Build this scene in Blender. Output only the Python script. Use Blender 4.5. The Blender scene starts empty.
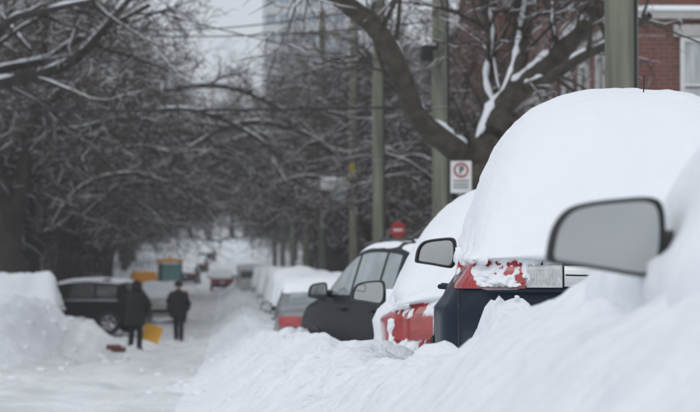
import bpy, bmesh, math, random
import numpy as np
from mathutils import Vector, Matrix

# ------------------------------------------------------------------ camera, sky, sun, exposure
SC = bpy.context.scene
COL = SC.collection
CAM_Z = 2.2
F = 2800.0                                   # focal length in photo pixels (700 wide) = 144 mm
YAW = math.atan(125 / F)
PITCH = math.atan(59 / F)
cam_d = bpy.data.cameras.new('camera')
cam = bpy.data.objects.new('camera', cam_d)
COL.objects.link(cam)
cam.location = (0, 0, CAM_Z)
cam.rotation_euler = (math.pi / 2 + PITCH, 0, -YAW)
cam_d.lens = 36 * F / 700
cam_d.sensor_width = 36
cam_d.clip_start = 0.1
cam_d.clip_end = 3000
cam_d.dof.use_dof = True
cam_d.dof.focus_distance = 13.7
cam_d.dof.aperture_fstop = 5.8
SC.camera = cam

W_ = bpy.data.worlds.new('World')
SC.world = W_
W_.use_nodes = True
nt = W_.node_tree
nt.nodes.clear()
sky = nt.nodes.new('ShaderNodeTexSky')
sky.sky_type = 'NISHITA'
sky.sun_disc = False
sky.sun_elevation = math.radians(38)
sky.sun_rotation = math.radians(200)
sky.dust_density = 4
hs = nt.nodes.new('ShaderNodeHueSaturation')
hs.inputs['Saturation'].default_value = 0.35
mx = nt.nodes.new('ShaderNodeMix')
mx.data_type = 'RGBA'
mx.inputs['Factor'].default_value = 0.86      # cloud layer: even grey hides most of the blue
mx.inputs[7].default_value = (5.6, 6.0, 6.55, 1)
bg = nt.nodes.new('ShaderNodeBackground')
bg.inputs['Strength'].default_value = 0.119
wo = nt.nodes.new('ShaderNodeOutputWorld')
nt.links.new(sky.outputs[0], hs.inputs['Color'])
nt.links.new(hs.outputs[0], mx.inputs[6])
nt.links.new(mx.outputs[2], bg.inputs['Color'])
nt.links.new(bg.outputs[0], wo.inputs['Surface'])

sun_d = bpy.data.lights.new('sun', 'SUN')
sun = bpy.data.objects.new('sun', sun_d)
COL.objects.link(sun)
sun_d.energy = 0.6
sun_d.angle = math.radians(40)
sun_d.color = (1, 0.98, 0.95)
sun.rotation_euler = (math.radians(38), 0, math.radians(-25))

SC.view_settings.view_transform = 'Standard'
SC.view_settings.look = 'None'
SC.view_settings.exposure = 0.0
SC.view_settings.gamma = 1.0
SC.view_settings.use_curve_mapping = False
SC.render.engine = 'CYCLES'
SC.cycles.use_denoising = True
SC.cycles.max_bounces = 6
SC.cycles.diffuse_bounces = 3
SC.cycles.glossy_bounces = 3
SC.cycles.transmission_bounces = 4
SC.cycles.transparent_max_bounces = 8
SC.cycles.volume_bounces = 1


def P(px, py, Y):
    """the point at street distance Y along the ray of a photo pixel"""
    u, v = (px - 350) / F, (206 - py) / F
    d = Vector((u, 1, v))
    d = Vector((d.x, math.cos(PITCH) - d.z * math.sin(PITCH), math.sin(PITCH) + d.z * math.cos(PITCH)))
    c, s = math.cos(-YAW), math.sin(-YAW)
    d = Vector((d.x * c - d.y * s, d.x * s + d.y * c, d.z))
    k = Y / d.y
    return Vector((d.x * k, Y, CAM_Z + d.z * k))


# ------------------------------------------------------------------ noise
def _hash(ix, iy, iz, seed):
    h = (ix * 374761393 + iy * 668265263 + iz * 2147483647 + seed * 1274126177) & 0xFFFFFFFF
    h = ((h ^ (h >> 13)) * 1274126177) & 0xFFFFFFFF
    h = (h ^ (h >> 16)) & 0xFFFFFFFF
    return h / 4294967295.0


def vnoise(x, y, z, seed=0):
    x, y, z = np.broadcast_arrays(np.asarray(x, float), np.asarray(y, float), np.asarray(z, float))
    ix, iy, iz = np.floor(x).astype(np.int64), np.floor(y).astype(np.int64), np.floor(z).astype(np.int64)
    fx, fy, fz = x - ix, y - iy, z - iz
    sx, sy, sz = (f * f * f * (f * (f * 6 - 15) + 10) for f in (fx, fy, fz))
    r = 0
    for dx in (0, 1):
        for dy in (0, 1):
            for dz in (0, 1):
                w = (sx if dx else 1 - sx) * (sy if dy else 1 - sy) * (sz if dz else 1 - sz)
                r = r + w * _hash(ix + dx, iy + dy, iz + dz, seed)
    return r * 2 - 1


def fbm(x, y, z, octv=4, seed=0, gain=0.5):
    a, s, f = 1.0, 0.0, 1.0
    for i in range(octv):
        s = s + a * vnoise(np.asarray(x) * f + i * 17.3, np.asarray(y) * f + i * 5.1, np.asarray(z) * f, seed + i)
        a *= gain
        f *= 2.03
    return s


def sstep(a, b, x):
    t = np.clip((np.asarray(x, float) - a) / (b - a), 0, 1)
    return t * t * (3 - 2 * t)


# ------------------------------------------------------------------ materials
def mat(name, col, rough=0.6, metal=0.0, col2=None, nscale=4.0, bump=0.0, bscale=30.0, coat=0.0, spec=0.5,
        stretch=(1, 1, 1), sss=0.0, bdist=0.02, detail=5.0, ndetail=4.0):
    m = bpy.data.materials.new(name)
    m.use_nodes = True
    t = m.node_tree
    b = t.nodes['Principled BSDF']
    b.inputs['Roughness'].default_value = rough
    b.inputs['Metallic'].default_value = metal
    b.inputs['Specular IOR Level'].default_value = spec
    b.inputs['Coat Weight'].default_value = coat
    if sss:
        b.inputs['Subsurface Weight'].default_value = sss
        b.inputs['Subsurface Radius'].default_value = (0.03, 0.04, 0.05)
        b.inputs['Subsurface Scale'].default_value = 1.0
    tc = t.nodes.new('ShaderNodeTexCoord')
    mp = t.nodes.new('ShaderNodeMapping')
    mp.inputs['Scale'].default_value = stretch
    t.links.new(tc.outputs['Object'], mp.inputs['Vector'])
    if col2 is None:
        col2 = tuple(c * 0.86 for c in col)
    n = t.nodes.new('ShaderNodeTexNoise')
    n.inputs['Scale'].default_value = nscale
    n.inputs['Detail'].default_value = ndetail
    t.links.new(mp.outputs[0], n.inputs['Vector'])
    r = t.nodes.new('ShaderNodeValToRGB')
    r.color_ramp.elements[0].position = 0.32
    r.color_ramp.elements[1].position = 0.68
    r.color_ramp.elements[0].color = (*col2, 1)
    r.color_ramp.elements[1].color = (*col, 1)
    t.links.new(n.outputs['Fac'], r.inputs['Fac'])
    t.links.new(r.outputs[0], b.inputs['Base Color'])
    if bump:
        n2 = t.nodes.new('ShaderNodeTexNoise')
        n2.inputs['Scale'].default_value = bscale
        n2.inputs['Detail'].default_value = detail
        t.links.new(mp.outputs[0], n2.inputs['Vector'])
        bp = t.nodes.new('ShaderNodeBump')
        bp.inputs['Strength'].default_value = bump
        bp.inputs['Distance'].default_value = bdist
        t.links.new(n2.outputs['Fac'], bp.inputs['Height'])
        t.links.new(bp.outputs[0], b.inputs['Normal'])
    return m


M = {}
M['snow'] = mat('snow', (0.90, 0.92, 0.95), 0.75, col2=(0.84, 0.87, 0.91), nscale=1.3, bump=0.5, bscale=9, bdist=0.03, spec=0.25, detail=8)
M['snow_bank'] = mat('snow_bank', (0.90, 0.92, 0.95), 0.75, col2=(0.82, 0.85, 0.89), nscale=1.6, bump=0.9, bscale=7, bdist=0.06, spec=0.25, detail=9)
M['snow_soft'] = mat('snow_soft', (0.91, 0.93, 0.96), 0.75, col2=(0.88, 0.905, 0.94), nscale=1.0, bump=0.5, bscale=16, bdist=0.016, spec=0.25, detail=6)
M['snow_road'] = mat('snow_road', (0.86, 0.87, 0.88), 0.65, col2=(0.62, 0.63, 0.645), nscale=1.1, bump=0.6, bscale=4, bdist=0.06, stretch=(1, 0.28, 1), spec=0.3, detail=8, ndetail=7)
M['branch_snow'] = mat('branch_snow', (0.86, 0.89, 0.93), 0.8, spec=0.2, nscale=3)
M['bark'] = mat('bark', (0.055, 0.046, 0.041), 0.9, col2=(0.03, 0.026, 0.024), nscale=7, bump=0.8, bscale=18, stretch=(1, 1, 0.25), bdist=0.03)
M['bark_olive'] = mat('bark_olive', (0.078, 0.065, 0.046), 0.9, col2=(0.03, 0.026, 0.021), nscale=6, bump=0.8, bscale=22, bdist=0.03)
M['twig'] = mat('twig', (0.105, 0.080, 0.069), 0.9, col2=(0.058, 0.044, 0.038), nscale=1.5)
M['pole'] = mat('pole', (0.215, 0.225, 0.17), 0.88, col2=(0.10, 0.103, 0.08), nscale=9, bump=0.8, bscale=26, stretch=(1, 1, 0.07), bdist=0.02, ndetail=8)
M['black'] = mat('black_plastic', (0.012, 0.012, 0.013), 0.45)
M['rubber'] = mat('rubber', (0.02, 0.02, 0.021), 0.85)
M['chrome'] = mat('chrome', (0.62, 0.64, 0.66), 0.22, metal=1.0)
M['silver'] = mat('silver_trim', (0.52, 0.54, 0.56), 0.32, metal=0.85)
M['mirror'] = mat('mirror_glass', (0.50, 0.505, 0.495), 0.14, metal=1.0, col2=(0.45, 0.46, 0.455), nscale=4)
M['navy'] = mat('navy_paint', (0.012, 0.02, 0.036), 0.42, spec=0.2, coat=0.06, nscale=2)
M['charcoal'] = mat('charcoal_paint', (0.012, 0.014, 0.016), 0.45, spec=0.1, coat=0.03)
M['blackpaint'] = mat('black_paint', (0.012, 0.014, 0.016), 0.45, spec=0.1, coat=0.03)
M['redpaint'] = mat('red_paint', (0.36, 0.012, 0.016), 0.32, coat=0.6, col2=(0.28, 0.01, 0.012))
M['greypaint'] = mat('grey_paint', (0.16, 0.165, 0.175), 0.35, coat=0.5)
M['whitepaint'] = mat('white_paint', (0.68, 0.68, 0.67), 0.4, coat=0.4)
M['cream'] = mat('cream_paint', (0.48, 0.46, 0.42), 0.4, coat=0.3)
M['wine'] = mat('wine_paint', (0.17, 0.03, 0.05), 0.4, coat=0.4)
M['glass'] = mat('car_glass', (0.03, 0.037, 0.038), 0.08, coat=0.5, spec=0.8)
M['glass_pale'] = mat('daylight_car_glass', (0.33, 0.40, 0.40), 0.18, coat=0.4, col2=(0.16, 0.20, 0.205), nscale=3)  # opaque pane: daylight seen through the windows is put into the pale colour
M['redlens'] = mat('red_lens', (0.44, 0.012, 0.016), 0.16, coat=0.9, col2=(0.24, 0.006, 0.009), nscale=14, bump=0.15, bscale=60, bdist=0.004)
M['clearlens'] = mat('clear_lens', (0.62, 0.63, 0.63), 0.14, coat=0.9, col2=(0.36, 0.37, 0.38), nscale=25)
M['plate'] = mat('plate', (0.66, 0.67, 0.7), 0.5)
M['orange'] = mat('orange_paint', (0.80, 0.33, 0.025), 0.45)
M['yellow'] = mat('yellow_plastic', (0.78, 0.40, 0.03), 0.45)
M['teal_glass'] = mat('teal_glass', (0.11, 0.25, 0.24), 0.1, coat=0.5)
M['coat_black'] = mat('black_cloth', (0.012, 0.012, 0.014), 0.9, bump=0.5, bscale=14, bdist=0.02)
M['trouser'] = mat('dark_trousers', (0.014, 0.015, 0.019), 0.9, bump=0.5, bscale=14, bdist=0.02)
M['skin'] = mat('skin', (0.42, 0.22, 0.17), 0.6)
M['hair'] = mat('dark_wool', (0.018, 0.015, 0.015), 0.95)
M['wood'] = mat('wood_handle', (0.36, 0.27, 0.17), 0.7)
M['signwhite'] = mat('sign_white', (0.66, 0.66, 0.65), 0.5, col2=(0.58, 0.585, 0.58))
M['signred'] = mat('sign_red', (0.34, 0.022, 0.026), 0.5)
M['signblack'] = mat('sign_black', (0.03, 0.03, 0.03), 0.5)
M['signgrey'] = mat('sign_grey', (0.20, 0.21, 0.21), 0.5)
M['signteal'] = mat('sign_teal', (0.32, 0.42, 0.42), 0.5)
M['signyellow'] = mat('sign_yellow', (0.66, 0.56, 0.03), 0.5)
M['metal'] = mat('galvanised', (0.3, 0.31, 0.31), 0.5, metal=0.7)
M['wire'] = mat('wire', (0.02, 0.02, 0.022), 0.7)
M['stone'] = mat('stone', (0.45, 0.44, 0.42), 0.85)
M['winglass'] = mat('window_glass', (0.20, 0.22, 0.235), 0.1, coat=0.4, col2=(0.10, 0.115, 0.125), nscale=1.1)
M['curtain'] = mat('curtain', (0.6, 0.62, 0.62), 0.9, col2=(0.34, 0.36, 0.37), nscale=3, stretch=(4, 4, 0.4))
M['concrete'] = mat('pale_concrete', (0.50, 0.51, 0.52), 0.85, nscale=0.3)
M['towerglass'] = mat('blue_glass', (0.18, 0.23, 0.28), 0.2, coat=0.3, nscale=0.2)
M['roofdark'] = mat('roof_dark', (0.06, 0.06, 0.06), 0.9)
M['debris'] = mat('brown_debris', (0.14, 0.05, 0.035), 0.8)


def brick_mat(name, a, b, mortar):
    m = bpy.data.materials.new(name)
    m.use_nodes = True
    t = m.node_tree
    bs = t.nodes['Principled BSDF']
    bs.inputs['Roughness'].default_value = 0.9
    tc = t.nodes.new('ShaderNodeTexCoord')
    # bricks run along x+y horizontally and z vertically
    sep = t.nodes.new('ShaderNodeSeparateXYZ')
    add = t.nodes.new('ShaderNodeMath')
    cmb = t.nodes.new('ShaderNodeCombineXYZ')
    t.links.new(tc.outputs['Object'], sep.inputs[0])
    t.links.new(sep.outputs[0], add.inputs[0])
    t.links.new(sep.outputs[1], add.inputs[1])
    t.links.new(add.outputs[0], cmb.inputs[0])
    t.links.new(sep.outputs[2], cmb.inputs[1])
    br = t.nodes.new('ShaderNodeTexBrick')
    br.inputs['Scale'].default_value = 1.0
    br.inputs['Brick Width'].default_value = 0.22
    br.inputs['Row Height'].default_value = 0.075
    br.inputs['Mortar Size'].default_value = 0.006
    br.inputs['Color1'].default_value = (*a, 1)
    br.inputs['Color2'].default_value = (*b, 1)
    br.inputs['Mortar'].default_value = (*mortar, 1)
    t.links.new(cmb.outputs[0], br.inputs['Vector'])
    n = t.nodes.new('ShaderNodeTexNoise')
    n.inputs['Scale'].default_value = 0.9
    n.inputs['Detail'].default_value = 5
    t.links.new(tc.outputs['Object'], n.inputs['Vector'])
    mixn = t.nodes.new('ShaderNodeMix')
    mixn.data_type = 'RGBA'
    mixn.blend_type = 'MULTIPLY'
    mixn.inputs['Factor'].default_value = 0.6
    t.links.new(br.outputs['Color'], mixn.inputs[6])
    t.links.new(n.outputs['Color'], mixn.inputs[7])
    gm = t.nodes.new('ShaderNodeGamma')
    gm.inputs['Gamma'].default_value = 0.85
    t.links.new(mixn.outputs[2], gm.inputs['Color'])
    t.links.new(gm.outputs[0], bs.inputs['Base Color'])
    bp = t.nodes.new('ShaderNodeBump')
    bp.inputs['Strength'].default_value = 0.5
    bp.inputs['Distance'].default_value = 0.01
    t.links.new(br.outputs['Fac'], bp.inputs['Height'])
    bp.invert = True
    t.links.new(bp.outputs[0], bs.inputs['Normal'])
    return m


M['brick'] = brick_mat('red_brick', (0.21, 0.066, 0.048), (0.15, 0.052, 0.04), (0.2, 0.17, 0.155))
M['brick2'] = brick_mat('brown_brick', (0.22, 0.10, 0.075), (0.17, 0.08, 0.06), (0.24, 0.22, 0.2))


# ------------------------------------------------------------------ mesh helpers
def mk(name, V, Fc, m, parent=None, smooth=True, loc=None):
    """one mesh object; Fc: int array (n,4)/(n,3) or a list of index lists"""
    me = bpy.data.meshes.new(name)
    V = np.asarray(V, dtype=np.float32).reshape(-1, 3)
    if isinstance(Fc, np.ndarray):
        n, k = Fc.shape
        me.vertices.add(len(V))
        me.vertices.foreach_set('co', V.ravel())
        me.loops.add(n * k)
        me.loops.foreach_set('vertex_index', Fc.astype(np.int32).ravel())
        me.polygons.add(n)
        me.polygons.foreach_set('loop_start', np.arange(0, n * k, k, dtype=np.int32))
        me.update(calc_edges=True)
    else:
        me.from_pydata(V.tolist(), [], Fc)
        me.update()
    me.validate()
    if smooth:
        me.polygons.foreach_set('use_smooth', np.ones(len(me.polygons), dtype=bool))
    me.materials.append(M[m] if isinstance(m, str) else m)
    o = bpy.data.objects.new(name, me)
    COL.objects.link(o)
    if parent is not None:
        o.parent = parent
    if loc is not None:
        o.location = loc
    return o


def tag(o, label=None, cat=None, group=None, kind=None):
    if label:
        o['label'] = label
    if cat:
        o['category'] = cat
    if group:
        o['group'] = group
    if kind:
        o['kind'] = kind
    return o


def thing(name, label, cat, loc=(0, 0, 0), rotz=0.0, group=None):
    o = bpy.data.objects.new(name, None)
    o.empty_display_size = 0.3
    COL.objects.link(o)
    o.location = loc
    o.rotation_euler = (0, 0, rotz)
    return tag(o, label, cat, group)


def copy_tree(o, parent=None):
    c = o.copy()
    COL.objects.link(c)
    if parent is not None:
        c.parent = parent
    for ch in list(o.children):
        copy_tree(ch, c)
    return c


class MB:
    """collects simple shapes into one mesh"""
    def __init__(self):
        self.V, self.F = [], []

    def add(self, V, Fc):
        b = len(self.V)
        self.V += [tuple(v) for v in V]
        self.F += [[i + b for i in f] for f in Fc]
        return self

    def box(self, c, s, bev=0.0, rz=0.0, rx=0.0, taper=1.0):
        bm = bmesh.new()
        bmesh.ops.create_cube(bm, size=1)
        for v in bm.verts:
            k = taper if v.co.z > 0 else 1
            v.co = Vector((v.co.x * s[0] * k, v.co.y * s[1] * k, v.co.z * s[2]))
        if bev:
            bmesh.ops.bevel(bm, geom=bm.edges[:], offset=bev, segments=2, profile=0.6, affect='EDGES')
        R = Matrix.Rotation(rz, 4, 'Z') @ Matrix.Rotation(rx, 4, 'X')
        bm.verts.index_update()
        self.add([R @ v.co + Vector(c) for v in bm.verts], [[v.index for v in f.verts] for f in bm.faces])
        bm.free()
        return self

    def tube(self, pts, rad, n=8, cap=True):
        pts = [Vector(p) for p in pts]
        if not hasattr(rad, '__len__'):
            rad = [rad] * len(pts)
        V, Fc = [], []
        for i, p in enumerate(pts):
            t = (pts[min(i + 1, len(pts) - 1)] - pts[max(i - 1, 0)]).normalized()
            ref = Vector((0, 0, 1)) if abs(t.z) < 0.9 else Vector((1, 0, 0))
            a = t.cross(ref).normalized()
            b = t.cross(a)
            for k in range(n):
                an = 2 * math.pi * k / n
                V.append(p + (a * math.cos(an) + b * math.sin(an)) * rad[i])
        for i in range(len(pts) - 1):
            for k in range(n):
                Fc.append([i * n + k, i * n + (k + 1) % n, (i + 1) * n + (k + 1) % n, (i + 1) * n + k])
        if cap:
            Fc.append(list(range(n))[::-1])
            Fc.append([(len(pts) - 1) * n + k for k in range(n)])
        return self.add(V, Fc)

    def lathe(self, prof, c=(0, 0, 0), axis='Z', n=20):
        """prof: list of (r, h)"""
        V, Fc = [], []
        for r, h in prof:
            for k in range(n):
                an = 2 * math.pi * k / n
                x, y = r * math.cos(an), r * math.sin(an)
                q = (x, y, h) if axis == 'Z' else ((h, x, y) if axis == 'X' else (x, h, y))
                V.append((q[0] + c[0], q[1] + c[1], q[2] + c[2]))
        for i in range(len(prof) - 1):
            for k in range(n):
                Fc.append([i * n + k, i * n + (k + 1) % n, (i + 1) * n + (k + 1) % n, (i + 1) * n + k])
        return self.add(V, Fc)

    def prism(self, poly, y0, y1, map=None):
        """poly in (x,z), extruded along y"""
        n = len(poly)
        V = [(x, y0, z) for x, z in poly] + [(x, y1, z) for x, z in poly]
        Fc = [list(range(n)), list(range(n, 2 * n))[::-1]] + [[i, i + n, (i + 1) % n + n, (i + 1) % n] for i in range(n)]
        if map:
            V = [map(*v) for v in V]
        return self.add(V, Fc)

    def build(self, name, m, parent=None, smooth=False, loc=None):
        o = mk(name, self.V, self.F, m, parent, smooth, loc)
        if smooth:
            with_angle(o)
        return o


def with_angle(o, deg=40):
    """smooth shading with hard edges above an angle"""
    me = o.data
    bm = bmesh.new()
    bm.from_mesh(me)
    bmesh.ops.recalc_face_normals(bm, faces=bm.faces)
    lim = math.radians(deg)
    for e in bm.edges:
        e.smooth = not (len(e.link_faces) == 2 and e.calc_face_angle(0) > lim)
    bm.to_mesh(me)
    bm.free()


def grid_faces(r, c, off=0):
    i = np.arange(r - 1)[:, None] * c + np.arange(c - 1)[None, :]
    return np.stack([i, i + 1, i + 1 + c, i + c], -1).reshape(-1, 4) + off


def slab(outer, inner):
    """closed thin solid between two grids of points (r, c, 3)"""
    r, c, _ = outer.shape
    V = np.concatenate([outer.reshape(-1, 3), inner.reshape(-1, 3)])
    N = r * c
    Fc = [list(f) for f in grid_faces(r, c)] + [list(f)[::-1] for f in grid_faces(r, c, N)]
    ring = [j for j in range(c)] + [i * c + c - 1 for i in range(1, r)] + [(r - 1) * c + j for j in range(c - 2, -1, -1)] + [i * c for i in range(r - 2, 0, -1)]
    for a, b in zip(ring, ring[1:] + ring[:1]):
        Fc.append([b, a, a + N, b + N])
    return V, Fc


# ------------------------------------------------------------------ ground: one height field, cut into road, banks and verge
GY = [-40, 5, 14, 20, 29, 45, 60, 72, 150, 190, 215, 300, 400, 470, 700]
GZ = [1.25, 1.15, 1.15, 0.98, 0.84, 0.46, 0.15, 0.0, 0.0, 0.08, 0.40, 2.1, 5.0, 6.6, 8.0]


def g(y):
    # smoothed street profile
    y = np.asarray(y, float)
    return sum(np.interp(y + d, GY, GZ) for d in (-3, -1.5, 0, 1.5, 3)) / 5


def gauss(x, y, cx, cy, sx, sy):
    return np.exp(-((x - cx) / sx) ** 2 - ((y - cy) / sy) ** 2)


def Hf(x, y):
    x, y = np.broadcast_arrays(np.asarray(x, float), np.asarray(y, float))
    h = g(y).copy()
    lump = fbm(x * 1.1, y * 0.9, 0, 5, 3)
    fine = fbm(x * 5.0, y * 5.0, 0, 5, 9, 0.58)
    wig = 0.18 * fbm(y * 0.16, 0.3, 0, 3, 21) + 0.08 * fbm(y * 0.8, 3, 0, 2, 4)
    # bank beside the parked cars, on the side of the poles
    xb = x + wig * np.interp(y, [6, 30], [0.3, 1.0])
    crest = np.interp(y, [0, 5, 7.2, 9.2, 11.3, 12.6, 14, 20, 30, 45, 70, 110, 200, 400], [0.98, 1.0, 1.0, 0.87, 0.66, 0.58, 0.57, 0.58, 0.62, 0.58, 0.6, 0.62, 0.6, 0.5])
    rise = sstep(-0.55, np.interp(y, [8, 13, 25], [1.08, 0.85, 0.66]), xb)
    h += crest * rise * (0.72 + 0.28 * rise)
    h -= sstep(0.75, 1.25, x) * (crest - 0.42) * (1 - sstep(2.6, 3.2, x)) * sstep(8, 11, y)
    h += 0.30 * sstep(2.7, 3.3, x) * (1 - sstep(4.5, 7, x))
    # snow heaped against the tailgate of the navy car
    hp = sstep(1.05, 1.26, x) * sstep(1.95, 1.36, x) * np.exp(-(np.abs(y - 12.9) / 0.6) ** 2)
    h += hp * (0.33 + 0.10 * np.clip(1 - np.abs(x - 1.38) / 0.3, 0, 1) + 0.07 * fbm(x * 3.5, y * 3.5, 0, 5, 15, 0.55)) + 0.10 * sstep(0.92, 1.18, x) * sstep(5.0, 6.0, y) * sstep(8.8, 7.8, y) + 0.12 * gauss(x, y, 1.12, 12.9, 0.16, 0.5) + 0.30 * gauss(x, y, 1.9, 12.4, 0.5, 0.8)
    # bank across the street
    xl = -x + 0.5 * wig
    ll = np.interp(y, [0, 40, 55, 62, 70, 80, 130, 300], [0.35, 0.4, 0.7, 0.85, 0.8, 0.5, 0.55, 0.5])
    h += ll * sstep(3.4, 4.6, xl)
    h += 0.36 * gauss(x, y, -4.6, 66, 1.2, 5.0) + 0.60 * gauss(x, y, -3.45, 66.5, 0.95, 3.2) + 0.3 * gauss(x, y, -5.3, 61, 1.0, 3.0)
    h += 0.35 * gauss(x, y, -3.6, 72, 0.7, 1.5)
    bank = np.clip(rise * (1 - sstep(2.4, 4, x)) + sstep(3.0, 4.2, xl) + gauss(x, y, -3.6, 66, 1.6, 6), 0, 1)
    h += bank * (0.07 * lump + 0.038 * fine) * np.interp(y, [8, 14, 50, 60], [0.6, 0.8, 1.0, 1.7])
    clod = np.abs(vnoise(x * 3.1, y * 3.1, 0, 61)) + 0.5 * np.abs(vnoise(x * 7.3, y * 7.3, 0, 62)) + 0.22 * np.abs(vnoise(x * 15, y * 15, 0, 63))
    h += bank * (0.085 * (clod - 0.45)) * sstep(8.5, 11, y)
    # packed road with wheel ruts
    road = (1 - sstep(-0.7, -0.1, xb)) * (1 - sstep(2.9, 3.6, xl))
    rut = 0
    for c in (-2.75, -1.35):
        rut = rut + np.exp(-((x - c - 0.25 * fbm(y * 0.09, c, 0, 2, 8)) / 0.22) ** 2)
    h += road * (-0.06 * rut + 0.035 * lump + 0.025 * fine)
    # open ground further out, rising to the far hill
    out = sstep(6, 12, np.abs(x))
    h += out * 0.25 * fbm(x * 0.1, y * 0.1, 0, 3, 5)
    h += 0.0004 * np.clip(np.abs(x) - 25, 0, None) ** 1.6
    return h


def axis(segs):
    out = []
    for a, b, s in segs:
        out += list(np.arange(a, b - 1e-6, s))
    return np.array(out + [segs[-1][1]])


def geo(a, b, s0, k):
    out, y, s = [], a, s0
    while y < b:
        out.append(y)
        y += s
        s *= k
    return np.array(out + [b])


gx = np.concatenate([-geo(6.0, 260, 0.4, 1.22)[::-1][:-1], axis([(-6.0, -1.2, 0.09), (-1.2, 2.4, 0.028), (2.4, 4.0, 0.06), (4.0, 6.0, 0.2)])[:-1], geo(6.0, 260, 0.4, 1.22)])
gy = np.concatenate([axis([(-60, -4, 4.0), (-4, 4.5, 0.5)])[:-1], axis([(4.5, 15.0, 0.05)])[:-1], geo(15.0, 75, 0.055, 1.011)[:-1], geo(75, 700, 0.9, 1.03)])
XX, YY = np.meshgrid(gx, gy)
ZZ = Hf(XX, YY)
GV = np.stack([XX, YY, ZZ], -1).reshape(-1, 3)
GF = grid_faces(len(gy), len(gx))
fcx = GV[GF][:, :, 0].mean(1)
fcy = GV[GF][:, :, 1].mean(1)
zone = np.zeros(len(GF), int)
zone[(fcx > -3.7) & (fcx < -0.45)] = 1
zone[(fcx >= -0.45) & (fcx < 3.2) & (fcy > 3)] = 2
zone[(fcx <= -3.7) & (fcx > -6.2) & (fcy > 3)] = 3
for z, nm, mt in ((0, 'ground', 'snow'), (1, 'road', 'snow_road'), (2, 'snow_bank_terrain', 'snow_bank'), (3, 'snow_bank_terrain', 'snow_bank')):
    ff = GF[zone == z]
    used, inv = np.unique(ff, return_inverse=True)
    o = mk(nm, GV[used], inv.reshape(-1, 4), mt)
    tag(o, {0: 'deep white snow lying over the verges and yards', 1: 'packed greyish snow on the narrow street',
            2: 'ploughed snow bank round the parked cars beside the poles', 3: 'ploughed snow bank across the street from the poles'}[z], {0: 'ground', 1: 'road'}.get(z, 'snow bank'), kind='structure')


def ground(x, y):
    return float(Hf(x, y))


# loose lumps of ploughed snow lying on the banks: uncountable
def lumps():
    rng = np.random.default_rng(5)
    bm = bmesh.new()
    bmesh.ops.create_icosphere(bm, subdivisions=2, radius=1)
    bm.verts.index_update()
    bv = np.array([v.co[:] for v in bm.verts])
    bf = np.array([[v.index for v in f.verts] for f in bm.faces])
    bm.free()
    V, Fc, n = [], [], 0
    spots = []
    for _ in range(160):
        y = 17 + 40 * rng.random() ** 1.4
        spots.append((rng.uniform(-0.55, 0.9), y, rng.uniform(0.010, 0.034)))
    for _ in range(40):
        spots.append((1.35 + rng.normal() * 0.25, 12.8 + rng.normal() * 0.25, rng.uniform(0.006, 0.02)))
    for _ in range(60):
        spots.append((-3.4 + rng.normal() * 0.8, 64 + rng.normal() * 4, rng.uniform(0.03, 0.12)))
    for _ in range(120):
        spots.append((rng.choice([-3.2, -0.5]) + rng.normal() * 0.35, rng.uniform(22, 110), rng.uniform(0.02, 0.09)))
    for x, y, r in spots:
        k = 1 + 0.35 * vnoise(bv[:, 0] * 1.7 + x * 31, bv[:, 1] * 1.7 + y * 17, bv[:, 2] * 1.7, 2)
        q = bv * k[:, None] * r * np.array([1, rng.uniform(0.8, 1.2), rng.uniform(0.55, 0.85)])
        V.append(q + np.array([x, y, ground(x, y) - r * 0.05]))
        Fc.append(bf + n)
        n += len(bv)
    o = mk('loose_snow', np.concatenate(V), np.concatenate(Fc), 'snow_bank')
    tag(o, 'loose lumps of ploughed snow scattered on the banks', 'snow', kind='stuff')


lumps()


# ------------------------------------------------------------------ cars
PROFILES = {
    # (y from rear, z) upper outline from rear bottom to front bottom
    'suv': [(0.16, 0.26), (0.04, 0.36), (0.0, 0.50), (0.01, 0.64), (0.05, 0.74), (0.07, 0.90), (0.11, 1.06), (0.24, 1.28), (0.42, 1.52),
            (0.55, 1.64), (0.85, 1.695), (1.5, 1.72), (2.2, 1.69), (2.62, 1.61), (3.0, 1.38), (3.42, 1.10), (3.7, 1.04), (4.2, 0.97), (4.45, 0.88),
            (4.57, 0.74), (4.60, 0.55), (4.56, 0.36), (4.44, 0.26)],
    'hatch': [(0.15, 0.24), (0.03, 0.34), (0.0, 0.46), (0.02, 0.62), (0.06, 0.80), (0.12, 0.95), (0.30, 1.16), (0.52, 1.36), (0.72, 1.455),
              (1.1, 1.49), (1.7, 1.50), (2.2, 1.45), (2.6, 1.26), (3.05, 0.98), (3.3, 0.94), (3.75, 0.84), (3.98, 0.72), (4.08, 0.54), (4.05, 0.34), (3.94, 0.24)],
    'sedan': [(0.15, 0.24), (0.04, 0.34), (0.0, 0.48), (0.01, 0.66), (0.05, 0.86), (0.10, 0.96), (0.22, 1.0), (0.55, 1.03), (0.85, 1.16), (1.2, 1.35),
              (1.5, 1.41), (2.0, 1.43), (2.45, 1.38), (2.85, 1.20), (3.3, 0.99), (3.6, 0.94), (4.1, 0.85), (4.38, 0.73), (4.48, 0.55), (4.45, 0.34), (4.34, 0.24)],
    'van': [(0.14, 0.30), (0.03, 0.40), (0.0, 0.55), (0.02, 0.9), (0.06, 1.3), (0.12, 1.75), (0.25, 1.95), (0.6, 2.03), (1.8, 2.05), (2.7, 2.0),
            (3.1, 1.80), (3.6, 1.38), (3.95, 1.12), (4.3, 1.02), (4.6, 0.88), (4.72, 0.62), (4.70, 0.40), (4.58, 0.30)],
}
BELT = {'suv': 1.05, 'hatch': 0.93, 'sedan': 0.93, 'van': 1.12}


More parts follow.
